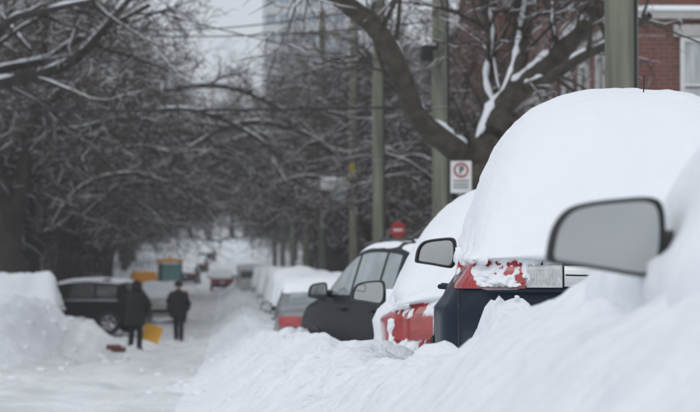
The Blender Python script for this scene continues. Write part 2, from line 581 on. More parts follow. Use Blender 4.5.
def catmull(pts, n):
    pts = np.asarray(pts, float)
    ext = np.vstack([2 * pts[0] - pts[1], pts, 2 * pts[-1] - pts[-2]])
    seg = np.linalg.norm(np.diff(pts, axis=0), axis=1)
    cum = np.concatenate([[0], np.cumsum(seg)])
    out = []
    for s in np.linspace(0, cum[-1], n):
        i = min(np.searchsorted(cum, s, 'right') - 1, len(seg) - 1)
        t = (s - cum[i]) / seg[i]
        p0, p1, p2, p3 = ext[i:i + 4]
        out.append(0.5 * ((2 * p1) + (p2 - p0) * t + (2 * p0 - 5 * p1 + 4 * p2 - p3) * t * t + (-p0 + 3 * p1 - 3 * p2 + p3) * t ** 3))
    return np.array(out)


class CarShape:
    def __init__(s, kind, width, res=1.0, tumble=0.21, rr=0.11, lean=None):
        s.kind, s.W, s.tumble, s.lean = kind, width, tumble, lean
        pr = PROFILES[kind]
        s.L = max(p[0] for p in pr)
        s.H = max(p[1] for p in pr)
        s.belt = BELT[kind]
        nu = int(110 * res)
        up = catmull(pr, nu)
        nb = int(40 * res)
        bot = np.stack([np.linspace(up[-1, 0], up[0, 0], nb + 2)[1:-1], np.linspace(up[-1, 1], up[0, 1], nb + 2)[1:-1]], 1)
        s.up = up
        s.sil = np.vstack([up, bot])
        s.nu = nu
        s.r = rr
        im = int(np.argmax(up[:, 1]))
        s.rear_z, s.rear_y = up[:im + 1, 1], up[:im + 1, 0]
        s.front_z, s.front_y = up[im:, 1][::-1], up[im:, 0][::-1]
        s.res = res

    def top(s, y):
        o = np.argsort(s.up[:, 0], kind='stable')
        ys, zs = s.up[o, 0], s.up[o, 1]
        return np.interp(y, ys, np.where(zs > 0.6, zs, 0.6))

    def yrear(s, z):
        return np.interp(z, s.rear_z, s.rear_y)

    def yfront(s, z):
        return np.interp(z, s.front_z, s.front_y)

    def dist(s, y, z):
        p = np.stack([np.ravel(y), np.ravel(z)], 1)
        a = s.sil
        b = np.roll(a, -1, 0)
        ab = b - a
        l2 = (ab ** 2).sum(1) + 1e-12
        t = np.clip(((p[:, None, :] - a[None]) * ab[None]).sum(-1) / l2, 0, 1)
        q = a[None] + ab[None] * t[..., None]
        return np.sqrt(((p[:, None, :] - q) ** 2).sum(-1)).min(1).reshape(np.shape(y))

    def w0(s, y, z):
        hw = s.W / 2
        low = 1 - 0.045 * np.clip((0.6 - z) / 0.35, 0, 1) ** 2
        k = np.clip((z - (s.belt - 0.05)) / (s.H - s.belt + 0.05), 0, 1)
        tum = 1 - s.tumble * k ** 1.15
        if s.lean:
            z0, a, p = s.lean
            tum = 1 - a * np.clip((z - z0) / (s.H - z0), 0, 1) ** p
        if s.kind == 'van':
            tum = 1 - 0.11 * k ** 1.3
        yn = np.abs(y - s.L / 2) / (s.L / 2)
        plan = 1 - 0.075 * np.clip(yn, 0, 1) ** 5
        shoulder = 0.012 * np.exp(-((z - s.belt + 0.10) / 0.05) ** 2)
        return hw * low * tum * plan + shoulder

    def side(s, y, z):
        y, z = np.asarray(y, float), np.asarray(z, float)
        d = s.dist(y, z)
        q = 1 - np.clip(d / s.r, 0, 1)
        return s.w0(y, z) - s.r * (1 - np.sqrt(np.clip(1 - q * q, 0, 1)))

    def rear(s, x, z):
        """y of the rear skin at (x, z)"""
        x, z = np.broadcast_arrays(np.asarray(x, float), np.asarray(z, float))
        y0 = s.yrear(z)
        ts = np.linspace(0, 0.5, 60)
        best = np.full(x.shape, np.nan)
        for t in ts:
            w = s.side(y0 + t, z)
            best = np.where(np.isnan(best) & (w >= np.abs(x)), y0 + t, best)
        best = np.where(np.isnan(best), y0 + 0.5, best)
        return best - s.crown(x, z)

    def crown(s, x, z):
        return 0.035 * np.clip(1 - (x / (s.W * 0.42)) ** 2, 0, 1)

    def body(s):
        sil = s.sil
        n = len(sil)
        K = np.array([0, .003, .01, .022, .04, .063, .09, .115]) * (s.r / 0.11)
        T = np.linspace(0, 1, int(9 * s.res) + 2)[1:]
        C = np.stack([np.clip(sil[:, 0], 0.55, s.L - 0.55), np.full(n, 0.6)], 1)
        dv = C - sil
        ln = np.linalg.norm(dv, axis=1, keepdims=True)
        rings = [sil + dv / ln * np.minimum(k, ln * 0.8) for k in K]
        base = rings[-1]
        rings += [base + (C - base) * t for t in T]
        R = np.array(rings)
        X = s.side(R[..., 0], R[..., 1])
        nr = len(R)
        Lf = np.stack([-X, R[..., 0], R[..., 1]], -1)
        Rt = np.stack([X, R[..., 0], R[..., 1]], -1)
        m = int(14 * s.res)
        # outward normal of outline
        tg = np.roll(sil, -1, 0) - np.roll(sil, 1, 0)
        nm = np.stack([-tg[:, 1], tg[:, 0]], 1)
        nm /= np.linalg.norm(nm, axis=1, keepdims=True)
        fr = np.linspace(-1, 1, m + 2)[1:-1]
        cr = 0.035 * (1 - fr ** 2)
        isup = (np.arange(n) < s.nu).astype(float)
        Cx = np.stack([fr[:, None] * X[0][None], sil[None, :, 0] + nm[None, :, 0] * cr[:, None] * isup, sil[None, :, 1] + nm[None, :, 1] * cr[:, None] * isup], -1)
        G = np.concatenate([Lf[::-1], Cx, Rt], 0)          # rows across, columns along outline (closed)
        r = len(G)
        i = np.arange(r - 1)[:, None] * n
        j = np.arange(n)[None, :]
        j2 = (j + 1) % n
        Fc = np.stack([i + j, i + n + j, i + n + j2, i + j2], -1).reshape(-1, 4)
        V = G.reshape(-1, 3)
        # upper outline goes rear->front: check orientation
        return V, Fc


def vnormals(V, Fc):
    a = V[Fc]
    fn = np.cross(a[:, 2] - a[:, 0], a[:, 3] - a[:, 1])
    N = np.zeros_like(V)
    for k in range(4):
        np.add.at(N, Fc[:, k], fn)
    ln = np.linalg.norm(N, axis=1, keepdims=True)
    return N / np.maximum(ln, 1e-9)


_body_cache = {}


def make_mirror(parent, xs, y, z, w=0.25, h=0.165, side=-1, rim='black', blind=False, flat=0.0, xbody=None, gs=0.915):
    """wing mirror: rounded housing, rim, inset glass facing the rear, arm; xs = where the arm meets the door"""
    # outline in (x outward 0..w, z): rounded trapezium, taller towards the door
    pts = []
    ctrl = [(a * w, b * h) for a, b in ((0.0, 0.24), (0.05, 0.60), (0.16, 0.84), (0.32, 0.94), (0.6, 1.0), (0.88, 1.02), (0.98, 0.90), (1.0, 0.5), (0.97, 0.14), (0.90, -0.03),
                                        (0.78, -0.05), (0.4, 0.05), (0.08, 0.12), (0.015, 0.15))]
    c = np.array(ctrl + [ctrl[0]])
    ext = catmull(np.vstack([c[-2:-1], c, c[1:2]]), 60)
    # cut to the closed loop part
    d0 = np.linalg.norm(ext - c[0], axis=1)
    half = len(ext) // 2
    i0 = int(np.argmin(d0[:half]))
    i1 = half + int(np.argmin(d0[half:]))
    loop = ext[i0:i1]
    cen = loop.mean(0)
    n = len(loop)
    x_out = xs + side * 1.0 * (w + 0.06)

    def ring(sc, yy):
        q = cen + (loop - cen) * sc
        return np.stack([x_out - side * q[:, 0], np.full(n, yy) + flat * q[:, 0], z + q[:, 1] - h / 2], 1)
    rings = [ring(gs - 0.015, y + 0.012), ring(gs - 0.01, y - 0.004), ring((gs + 1) / 2, y - 0.012), ring(1.0, y - 0.004), ring(1.03, y + 0.02), ring(1.0, y + 0.05), ring(0.82, y + 0.085), ring(0.5, y + 0.11), ring(0.1, y + 0.118)]
    V = np.concatenate(rings)
    Fc = []
    for i in range(len(rings) - 1):
        for k in range(n):
            Fc.append([i * n + k, i * n + (k + 1) % n, (i + 1) * n + (k + 1) % n, (i + 1) * n + k])
    mb = MB().add(V, Fc)
    xa = x_out - side * 0.88 * w
    mb.tube([(xa, y + 0.05, z - 0.02), ((xs if xbody is None else xbody) - side * 0.03, y + 0.06, z - 0.03)], [0.035, 0.04], 8)
    mo = mb.build('wing_mirror', rim, parent, True)
    gl = ring(gs, y + 0.004)
    cc = gl.mean(0)
    gv = np.vstack([gl, cc + np.array([0, -0.001, 0])])
    mk('mirror_glass', gv, [[k, (k + 1) % n, n] for k in range(n)], 'mirror', mo)
    if blind:
        mb = MB()
        q = cen + (loop - cen) * 0.30 + np.array([-0.26 * w, 0.20 * h])
        pp = [(x_out - side * a, y - 0.002, z + b - h / 2) for a, b in q]
        mb.tube(pp + pp[:1], 0.0025, 5, False)
        mb.build('spot_mirror', 'black', mo)
    return mo


_wheel = {}


def wheel_objs(parent, x, y, r=0.33, w=0.2):
    sgn = -1 if x < 0 else 1
    key = (round(r, 3), sgn)
    if key not in _wheel:
        t = MB().lathe([(r * 0.66, -w / 2), (r * 0.93, -w / 2), (r, -w / 2 + 0.03), (r, w / 2 - 0.03), (r * 0.93, w / 2), (r * 0.66, w / 2)], axis='X', n=28)
        ty = t.build('tyre', 'rubber', None, True)
        rm = MB().lathe([(r * 0.68, sgn * w * 0.46), (r * 0.60, sgn * w * 0.48), (r * 0.56, sgn * w * 0.2), (0.02, sgn * w * 0.15)], axis='X', n=28)
        for k in range(5):
            a = 2 * math.pi * k / 5
            rm.tube([(sgn * w * 0.42, 0.04 * math.cos(a), 0.04 * math.sin(a)), (sgn * w * 0.44, r * 0.6 * math.cos(a), r * 0.6 * math.sin(a))], [0.035, 0.03], 6)
        ri = rm.build('rim', 'silver', None, True)
        _wheel[key] = (ty.data, ri.data)
        bpy.data.objects.remove(ty)
        bpy.data.objects.remove(ri)
    td, rd = _wheel[key]
    wo_ = bpy.data.objects.new('wheel', td)
    COL.objects.link(wo_)
    wo_.parent = parent
    wo_.location = (x, y, r)
    ro = bpy.data.objects.new('rim', rd)
    COL.objects.link(ro)
    ro.parent = wo_


def strip_window(cs, side, cols, rows=5, off=0.006):
    """cols: list of ((y_low,z_low),(y_high,z_high)) columns along the car side"""
    A = np.array([c[0] for c in cols], float)
    B = np.array([c[1] for c in cols], float)
    t = np.linspace(0, 1, rows)[:, None, None]
    q = A[None] * (1 - t) + B[None] * t
    x = cs.side(q[..., 0], q[..., 1])
    out = np.stack([side * (x + off), q[..., 0], q[..., 1]], -1)
    inn = np.stack([side * (x - 0.02), q[..., 0], q[..., 1]], -1)
    return slab(out, inn)


def rear_patch(cs, x0, x1, z0, z1, nx=8, nz=6, off=0.012, front=False, slant=0.0):
    xs = np.linspace(x0, x1, nx)
    zs = np.linspace(z0, z1, nz)
    X, Zg = np.meshgrid(xs, zs)
    X = X + slant * (Zg - z0)
    Y = cs.rear(X, Zg)
    return slab(np.stack([X, Y - off, Zg], -1), np.stack([X, Y + 0.03, Zg], -1))


def screen_patch(cs, front, z0, z1, frac=0.86, off=0.006, rows=9, colsn=13):
    zs = np.linspace(z0, z1, rows)
    f = np.linspace(-1, 1, colsn)
    ys = cs.yfront(zs) if front else cs.yrear(zs)
    hw = np.array([float(cs.w0(np.array(y), np.array(z))) for y, z in zip(ys, zs)]) - cs.r
    X = f[None] * (hw * frac + 0.05)[:, None]
    cr = 0.035 * (1 - (X / (hw[:, None] + 1e-6)) ** 2).clip(0, 1)
    dy, dz = np.gradient(ys), np.gradient(zs)
    nm = np.stack([-dz, dy], 1) if not front else np.stack([dz, -dy], 1)
    nm /= np.linalg.norm(nm, axis=1, keepdims=True)
    out = np.stack([X, ys[:, None] + nm[:, :1] * (cr + off), zs[:, None] + nm[:, 1:] * (cr + off)], -1)
    inn = np.stack([X, ys[:, None] + nm[:, :1] * (cr - 0.02), zs[:, None] + nm[:, 1:] * (cr - 0.02)], -1)
    return slab(out, inn)


def car(name, label, kind, width, paint, loc, rotz, group=None, res=1.0, snow=None, mirror=None, glass='glass', tails=None,
        wheels=True, plate=True, handles=True, trim=False, snow_mat='snow_soft', cat='car', seed=0, tumble=0.21, rr=0.11, lean=None):
    key = (kind, width, res, tumble, rr, lean)
    if key not in _body_cache:
        cs = CarShape(kind, width, res, tumble, rr, lean)
        _body_cache[key] = (cs, *cs.body(), {})
    cs, V, Fc, store = _body_cache[key]
    root = thing(name, label, cat, loc, rotz, group)
    N = vnormals(V, Fc)
    ctr = np.array([0, cs.L / 2, 0.6])
    if ((V - ctr) * N).sum() < 0:
        Fc = Fc[:, ::-1].copy()
        N = -N
        _body_cache[key] = (cs, V, Fc, store)
    if paint not in store:
        store[paint] = mk('body', V, Fc, paint).data
        bpy.data.objects.remove(bpy.data.objects[[o.name for o in COL.objects if o.data == store[paint]][0]])
    b = bpy.data.objects.new('body', store[paint])
    COL.objects.link(b)
    b.parent = root
    L, H, bz = cs.L, cs.H, cs.belt
    # side glass
    if kind == 'suv':
        wins = [(0.62, 1.28, 0.16), (1.36, 2.28, 0.0), (2.36, 3.22, -0.0)]
    elif kind == 'hatch':
        wins = [(0.78, 1.18, 0.12), (1.26, 2.02, 0.0), (2.1, 2.85, 0)]
    elif kind == 'sedan':
        wins = [(1.1, 1.42, 0.1), (1.48, 2.16, 0.0), (2.24, 3.02, 0)]
    else:
        wins = [(0.45, 1.5, 0.0), (1.62, 2.6, 0.0), (2.7, 3.5, 0)]
    for sd in (-1, 1):
        for (a, c, _) in wins:
            ys = np.linspace(a, c, 12)
            zl = bz + 0.035
            cols = []
            for y in ys:
                zt = float(cs.top(y)) - 0.105
                if zt > zl + 0.02:
                    cols.append(((y, zl), (y, zt)))
            if len(cols) > 2:
                Vw, Fw = strip_window(cs, sd, cols)
                mk('side_window', Vw, Fw, glass, root, False)
        if trim:
            ys = np.linspace(0.55, 3.3, 40)
            cols = [((y, bz - 0.012), (y, bz + 0.022)) for y in ys]
            Vw, Fw = strip_window(cs, sd, cols, 2, 0.012)
            mk('belt_trim', Vw, Fw, 'chrome', root, False)
            cols = [((y, float(cs.top(y)) - 0.10), (y, float(cs.top(y)) - 0.065)) for y in ys if cs.top(y) > bz + 0.1]
            Vw, Fw = strip_window(cs, sd, cols, 2, 0.012)
            mk('roof_trim', Vw, Fw, 'chrome', root, False)
        if handles:
            for yh in ((2.25, 1.25) if kind != 'suv' else (2.45, 1.40)):
                xh = float(cs.side(np.array(yh), np.array(bz - 0.12)))
                MB().tube([(sd * (xh - 0.01), yh - 0.1, bz - 0.12), (sd * (xh + 0.035), yh - 0.08, bz - 0.115), (sd * (xh + 0.035), yh + 0.08, bz - 0.115), (sd * (xh - 0.01), yh + 0.1, bz - 0.12)], 0.014, 6).build('door_handle', paint, root, True)
    # screens
    sc_ = {'suv': (1.10, 1.55, 1.16, 1.58), 'hatch': (1.0, 1.38, 1.02, 1.42), 'sedan': (1.06, 1.36, 1.02, 1.37), 'van': (1.22, 1.72, 1.2, 1.88)}[kind]
    Vw, Fw = screen_patch(cs, False, sc_[0], sc_[1])
    mk('rear_window', Vw, Fw, glass, root, False)
    Vw, Fw = screen_patch(cs, True, sc_[2], sc_[3])
    mk('windscreen', Vw, Fw, glass, root, False)
    # tail lights
    hw = width / 2
    if tails is None:
        t = {'suv': (0.52, 0.90, 0.90, 1.08), 'hatch': (0.50, 0.84, 0.74, 0.96), 'sedan': (0.46, 0.84, 0.72, 0.88), 'van': (0.78, 0.9, 0.9, 1.5)}[kind]
        for sd in (-1, 1):
            a, c = sorted((sd * t[0] * hw / 0.9, sd * min(t[1] * hw / 0.9, hw - 0.06)))
            Vw, Fw = rear_patch(cs, a, c, t[2], t[3], 10, 6, 0.015)
            mk('tail_light', Vw, Fw, 'redlens', root, False)
    # front lights, grille
    for sd in (-1, 1):
        zf = 0.72 if kind != 'suv' else 0.82
        yf = float(cs.yfront(zf))
        MB().box((sd * hw * 0.66, yf - 0.06, zf), (hw * 0.34, 0.16, 0.13), 0.03).build('headlight', 'clearlens', root, True)
    MB().box((0, float(cs.yfront(0.55)) - 0.02, 0.56), (hw * 1.0, 0.08, 0.16), 0.02).build('grille', 'black', root, True)
    if plate:
        zp = {'suv': 0.80, 'hatch': 0.62, 'sedan': 0.76, 'van': 0.8}[kind]
        Vw, Fw = rear_patch(cs, -0.16, 0.16, zp - 0.055, zp + 0.055, 3, 3, 0.012)
        mk('number_plate', Vw, Fw, 'plate', root, False)
    Vw, Fw = rear_patch(cs, -hw * 0.86, hw * 0.86, 0.36, 0.50, 14, 3, 0.02)
    mk('bumper_insert', Vw, Fw, 'black', root, False)
    if wheels:
        wr = {'suv': 0.35, 'hatch': 0.30, 'sedan': 0.31, 'van': 0.34}[kind]
        for sd in (-1, 1):
            for yw in (L * 0.185, L * 0.80):
                wheel_objs(root, sd * (hw - 0.09), yw, wr)
                # dark wheel arch
                mb = MB()
                pr = []
                for k in range(17):
                    an = math.pi * k / 16
                    pr.append((yw + math.cos(an) * (wr + 0.06), wr * 0.9 + math.sin(an) * (wr + 0.06)))
                xx = [float(v) for v in cs.side(np.array([p[0] for p in pr]), np.array([max(p[1], 0.3) for p in pr]))]
                xm = float(cs.side(np.array(yw), np.array(wr)))
                Vv = [(sd * (xm + 0.004), yw, wr * 0.9)] + [(sd * (x + 0.006), p[0], p[1]) for x, p in zip(xx, pr)]
                mb.add(Vv, [[0, k + 1, k + 2] for k in range(16)])
                mb.build('wheel_arch', 'black', root)
    # mirrors
    mw = mirror or {}
    ym = mw.get('y', {'suv': 3.02, 'hatch': 2.68, 'sedan': 2.82, 'van': 3.45}[kind])
    zm = mw.get('z', bz + 0.06)
    for sd in (-1, 1):
        xb = float(cs.side(np.array(ym), np.array(zm - 0.03)))
        make_mirror(root, sd * (xb + mw.get('out', 0.0)), ym, zm, mw.get('w', 0.23), mw.get('h', 0.155), sd, mw.get('mat', 'black'), mw.get('blind', False), xbody=sd * xb, gs=mw.get('gs', 0.88))
    if snow is not None:
        th = snow(V, N, cs)
        sv = V + N * np.maximum(th, -0.02)[:, None] + np.array([0, 0, 1]) * (np.maximum(th, 0) * 0.12 * np.clip(N[:, 2], 0, 1))[:, None]
        keep = (th[Fc] > -0.006).any(1)
        ff = Fc[keep]
        if len(ff):
            used, inv = np.unique(ff, return_inverse=True)
            mk('snow_cover', sv[used], inv.reshape(-1, 4), snow_mat, root)['kind'] = 'stuff'
    root['_cs'] = 0
    del root['_cs']
    return root, cs


def snow_dome(parent, Cy, Cz, Wy, Ww, By, Bz, q, seed, amp=0.012, ny=150, nt=70, mt='snow_soft', q2=None):
    """a loaf of snow lying over a car: crest height, half width and foot height along the car, section q"""
    u = np.array([a for a, _ in q])
    v = np.array([b for _, b in q])
    sl = np.concatenate([[0], np.cumsum(np.hypot(np.diff(u), np.diff(v)))])
    ss = np.linspace(0, sl[-1], nt)
    cu = catmull(np.stack([u, v], 1), nt)
    c2 = catmull(np.array(q2), nt) if q2 else cu
    uu = np.concatenate([-cu[::-1, 0], c2[1:, 0]])
    vv = np.concatenate([cu[::-1, 1], c2[1:, 1]])
    tt = np.linspace(0, 1, ny) ** 1.6
    cc = catmull(np.stack([Cy, Cz], 1), 400)
    arc = np.concatenate([[0], np.cumsum(np.hypot(np.diff(cc[:, 0]), np.diff(cc[:, 1])))])
    yy = np.interp(tt * arc[-1], arc, cc[:, 0])
    C = np.interp(tt * arc[-1], arc, cc[:, 1])
    Wd = np.interp(yy, Wy, Ww)
    B = np.interp(yy, By, Bz)
    X = Wd[:, None] * uu[None]
    Y = np.repeat(yy[:, None], len(uu), 1)
    Z = B[:, None] + (C - B)[:, None] * vv[None]
    V = np.stack([X, Y, Z], -1).reshape(-1, 3)
    Fc = grid_faces(ny, len(uu))
    N = vnormals(V, Fc)
    if N[:, 2].sum() < 0:
        N = -N
        Fc = Fc[:, ::-1].copy()
    x, y, z = V.T
    foot = np.clip(1 - np.abs(np.tile(vv, ny)) / 0.25, 0, 1)
    d = amp * (fbm(x * 2.5, y * 2.5, z * 2.5, 3, seed) + 0.5 * fbm(x * 9, y * 9, z * 9, 4, seed + 5)) + 0.03 * np.maximum(foot, np.clip(1 - (z - B.min()) / 0.12, 0, 1)) * fbm(x * 12, y * 12, z * 12, 3, seed + 9)
    V = V + N * d[:, None]
    o = mk('snow_cover', V, Fc, mt, parent)
    o['kind'] = 'stuff'
    return o


def snow_patch(parent, cs, x0, x1, z0, z1, fn, nx=110, nz=70, name='clinging_snow'):
    """a sheet of clinging snow on the tail; where fn is negative it lies hidden behind the panel"""
    cx, cz = np.linspace(x0, x1, 16), np.linspace(z0, z1, 10)
    G = cs.rear(*np.meshgrid(cx, cz))
    xs, zs = np.linspace(x0, x1, nx), np.linspace(z0, z1, nz)
    G1 = np.array([np.interp(xs, cx, r) for r in G])
    G2 = np.array([np.interp(zs, cz, G1[:, j]) for j in range(nx)]).T
    X, Z = np.meshgrid(xs, zs)
    t = fn(X, Z)
    e = np.minimum(np.minimum(X - x0, x1 - X) / 0.05, np.minimum(Z - z0, z1 - Z) / 0.03).clip(0, 1)
    t = t * e - 0.03 * (1 - e)
    V = np.stack([X, G2 - 0.016 - t, Z - np.maximum(t, 0) * 0.3], -1).reshape(-1, 3)
    o = mk(name, V, grid_faces(nz, nx), 'snow_soft', parent)
    o['kind'] = 'stuff'


# snow thickness functions: V, N in car space (y from the rear bumper)
def snow_roof(t=0.12, seed=0, roof_only=False, sides=0.0):
    def f(V, N, cs):
        n = fbm(V[:, 0] * 2, V[:, 1] * 2 + seed * 7, V[:, 2] * 2, 3, seed)
        a = sstep(0.35, 0.85, N[:, 2]) * (0.8 + 0.35 * n)
        m = a * t
        if roof_only:
            m = m * sstep(cs.H - 0.22, cs.H - 0.10, V[:, 2])
        else:
            m = m * sstep(0.7, 0.85, V[:, 2])
        return m - 0.012
    return f


def snow_buried(t=0.2, seed=0, zlow=0.55, glass_gap=0.0, rough=0.3):
    """almost the whole upper car under snow, with ragged lower edge"""
    def f(V, N, cs):
        n = fbm(V[:, 0] * 1.6 + seed, V[:, 1] * 1.6, V[:, 2] * 1.6, 4, seed)
        up = np.clip(N[:, 2], 0, 1)
        edge = sstep(zlow - 0.12, zlow + 0.18, V[:, 2] + 0.14 * n)
        m = (0.05 + up * t * (1 + rough * n)) * edge
        if glass_gap:
            sidewin = (np.abs(N[:, 0]) > 0.6) & (V[:, 2] > cs.belt) & (V[:, 2] < cs.H - 0.12)
            m = np.where(sidewin & (n > -0.25), -0.01, m)
        return m - 0.012
    return f


# --- navy SUV, focus of the picture
gA = 1.15
navy, csA = car('parked_car', 'navy blue SUV under a thick smooth snow dome, red tail lamp and chrome strip showing', 'suv', 1.88, 'navy', (1.93, 13.5, gA), math.radians(-5.2),
                'snowbound cars parked beside the utility poles', res=1.8, mirror=dict(w=0.245, h=0.165, z=1.125, y=3.05, gs=0.84), tails=[], plate=False, wheels=True, rr=0.13, lean=(0.84, 0.445, 0.75))
# its own lamps: red lens, ribbed inner red lens, clear reversing lamp, chrome strip with red emblem
for sd in (-1, 1):
    a, c = sorted((sd * 0.835, sd * 0.70))
    mk('tail_light', *rear_patch(csA, a, c, 0.935, 1.10, 12, 8, 0.020, slant=-sd * 0.22), 'redlens', navy, False)
    a, c = sorted((sd * 0.695, sd * 0.475))
    tl = mk('tail_light', *rear_patch(csA, a, c, 0.935, 1.085, 12, 8, 0.017), 'redlens', navy, False)
    for q in range(3):
        zz = 0.965 + q * 0.042
        MB().tube([(sd * 0.69, float(csA.rear(sd * 0.69, zz)) - 0.018, zz), (sd * 0.48, float(csA.rear(sd * 0.48, zz)) - 0.018, zz)], 0.004, 5).build('lens_rib', 'redlens', tl)
    a, c = sorted((sd * 0.468, sd * 0.295))
    rl = mk('reversing_light', *rear_patch(csA, a, c, 0.94, 1.05, 10, 6, 0.018), 'clearlens', navy, False)
    for q in range(4):
        xx = sd * (0.335 + q * 0.03)
        MB().tube([(xx, float(csA.rear(xx, 0.955)) - 0.019, 0.958), (xx, float(csA.rear(xx, 1.03)) - 0.019, 1.03)], 0.004, 5).build('lens_rib', 'silver', rl)
    # shut line between tailgate and rear wing
    MB().tube([(sd * 0.80, float(csA.rear(sd * 0.80, z_)) - 0.003, z_) for z_ in np.linspace(0.62, 0.93, 8)], 0.005, 5).build('shut_line', 'black', navy)
ch = mk('chrome_strip', *rear_patch(csA, -0.285, 0.285, 0.945, 1.045, 20, 6, 0.026), 'silver', navy, False)
MB().tube([(x_, float(csA.rear(x_, 1.0)) - 0.027, 1.005 + 0.006 * math.sin(x_ * 9)) for x_ in np.linspace(-0.28, 0.28, 20)], 0.004, 5).build('moulding_line', 'black', ch)
em = MB()
ye = float(csA.rear(0, 0.99)) - 0.034
for (cx_, cz_, w_, h_) in ((-0.03, 0.99, 0.012, 0.062), (-0.01, 1.015, 0.05, 0.012), (-0.012, 0.99, 0.034, 0.010), (-0.01, 0.965, 0.05, 0.012)):
    em.box((cx_, ye - 0.002 * (w_ > 0.02), cz_), (w_, 0.012, h_))
em.build('emblem', 'redlens', ch)
MB().box((0, float(csA.rear(0, 0.91)) - 0.012, 0.922), (1.34, 0.02, 0.014), 0.004).build('tailgate_crease', 'navy', navy)
MB().tube([(0.16, 1.15, 1.72), (0.165, 1.10, 2.05)], [0.005, 0.0035], 6).build('aerial', 'black', navy)
snow_dome(navy, [0.20, 0.03, 0.045, 0.12, 0.28, 0.50, 0.80, 1.2, 1.7, 2.3, 2.75, 3.15, 3.5, 4.0, 4.45, 4.6], [1.07, 1.085, 1.13, 1.27, 1.50, 1.74, 1.90, 1.98, 2.0, 1.97, 1.86, 1.55, 1.33, 1.22, 1.10, 0.95],
          [0, 0.15, 0.4, 1.0, 3.0, 4.2, 4.6], [0.70, 0.745, 0.775, 0.80, 0.82, 0.80, 0.70], [0, 3.0, 3.6, 4.6], [1.075, 1.075, 0.98, 0.80],
          [(0, 1), (0.2, 0.985), (0.46, 0.915), (0.67, 0.765), (0.82, 0.54), (0.925, 0.29), (0.99, 0.08), (1.0, 0.0), (0.93, -0.05)], 11, amp=0.013,
          q2=[(0, 1), (0.2, 1.0), (0.45, 0.985), (0.66, 0.93), (0.80, 0.80), (0.92, 0.55), (1.0, 0.22), (1.03, 0.0), (0.93, -0.05)])


def lamp_snow(X, Z):
    a = fbm(X * 13, Z * 13, 0, 4, 12) + 0.35 * fbm(X * 40, Z * 40, 0, 3, 14)
    k = 0.85 * np.exp(-((X + 0.645) / 0.085) ** 2) + 0.25 * np.exp(-((X + 0.5) / 0.08) ** 2) + 0.9 * sstep(1.055, 1.10, Z) * sstep(-0.80, -0.74, X)
    k = k - 0.9 * sstep(-0.74, -0.79, X) - 0.8 * sstep(-0.47, -0.42, X) * sstep(1.09, 1.05, Z) - 0.7 * sstep(0.945, 0.925, Z)
    return 0.032 * np.clip(a * 0.8 + k - 0.12, -0.8, 1.5)


def top_snow(X, Z):
    a = fbm(X * 11, Z * 11, 0, 4, 22) + 0.3 * fbm(X * 37, Z * 37, 0, 3, 24)
    return 0.03 * np.clip(a * 0.6 + 9 * (Z - 1.075), -0.8, 1.6)


snow_patch(navy, csA, -0.82, -0.38, 0.92, 1.14, lamp_snow)
snow_patch(navy, csA, -0.40, 0.80, 1.03, 1.14, top_snow, 160, 30)

# --- red hatchback ahead of it
def snow_red(V, N, cs):
    x, y, z = V.T
    n = fbm(x * 3, y * 3, z * 3, 4, 31)
    lamp = np.exp(-np.abs((x + 0.70 + 0.3 * (z - 0.8)) / 0.25) ** 3 - np.abs((z - 0.80) / 0.16) ** 3) * (y < 0.6)
    lamp = np.clip(lamp * (1 + 0.5 * n), 0, 1)
    return 0.05 + 0.015 * n - 0.10 * sstep(0.1, 0.6, lamp) - 0.09 * sstep(0.62, 0.50, z + 0.05 * n)


gB = 0.99
redc, csB = car('parked_car', 'red hatchback almost wholly under snow with only a smeared red lamp corner bare', 'hatch', 1.78, 'redpaint', (1.93, 18.95, gB), math.radians(-4.3),
                'snowbound cars parked beside the utility poles', res=1.5, mirror=dict(w=0.26, h=0.17, z=1.0, y=2.7, blind=True, out=0.05), tails=[], rr=0.15, lean=(0.84, 0.44, 0.8), snow=snow_red)
for sd in (-1, 1):
    a, c = sorted((sd * 0.80, sd * 0.52))
    mk('tail_light', *rear_patch(csB, a, c, 0.70, 0.95, 12, 8, 0.016), 'redlens', redc, False)

snow_dome(redc, [0.2, 0.06, 0.08, 0.16, 0.34, 0.58, 0.9, 1.3, 1.8, 2.3, 2.7, 3.1, 3.6, 4.0, 4.1], [0.98, 1.0, 1.06, 1.16, 1.38, 1.60, 1.73, 1.78, 1.78, 1.70, 1.42, 1.18, 1.06, 0.92, 0.8],
          [0, 0.2, 0.6, 1.2, 3.0, 4.1], [0.74, 0.80, 0.86, 0.88, 0.86, 0.72], [0, 0.3, 3.0, 4.1], [0.96, 0.86, 0.86, 0.7],
          [(0, 1), (0.18, 0.98), (0.42, 0.88), (0.62, 0.70), (0.78, 0.46), (0.90, 0.22), (0.97, 0.06), (0.985, 0.0), (0.90, -0.05)], 61, amp=0.012)


def red_smear(X, Z):
    a = fbm(X * 9 - Z * 6, Z * 5 + X * 3, 0, 4, 33) + 0.4 * fbm(X * 30 - Z * 18, Z * 9, 0, 3, 35)
    lamp = np.exp(-np.abs((X + 0.66 + 0.25 * (Z - 0.8)) / 0.19) ** 4 - np.abs((Z - 0.80) / 0.165) ** 4)
    return 0.035 * np.clip(0.95 * a + 0.86 - 1.15 * lamp, -0.8, 1.6)


snow_patch(redc, csB, -0.85, -0.36, 0.58, 1.04, red_smear, 90, 80)

# --- near snow-covered car whose mirror stands in front
def snow_near(V, N, cs):
    x, y, z = V.T
    n = fbm(x * 1.8, y * 1.8, z * 1.8, 4, 41)
    up = np.clip(N[:, 2], 0, 1)
    th = 0.03 + 0.015 * n + 0.15 * up ** 0.8 * (1 + 0.2 * n)
    return th * sstep(0.5, 0.7, z)


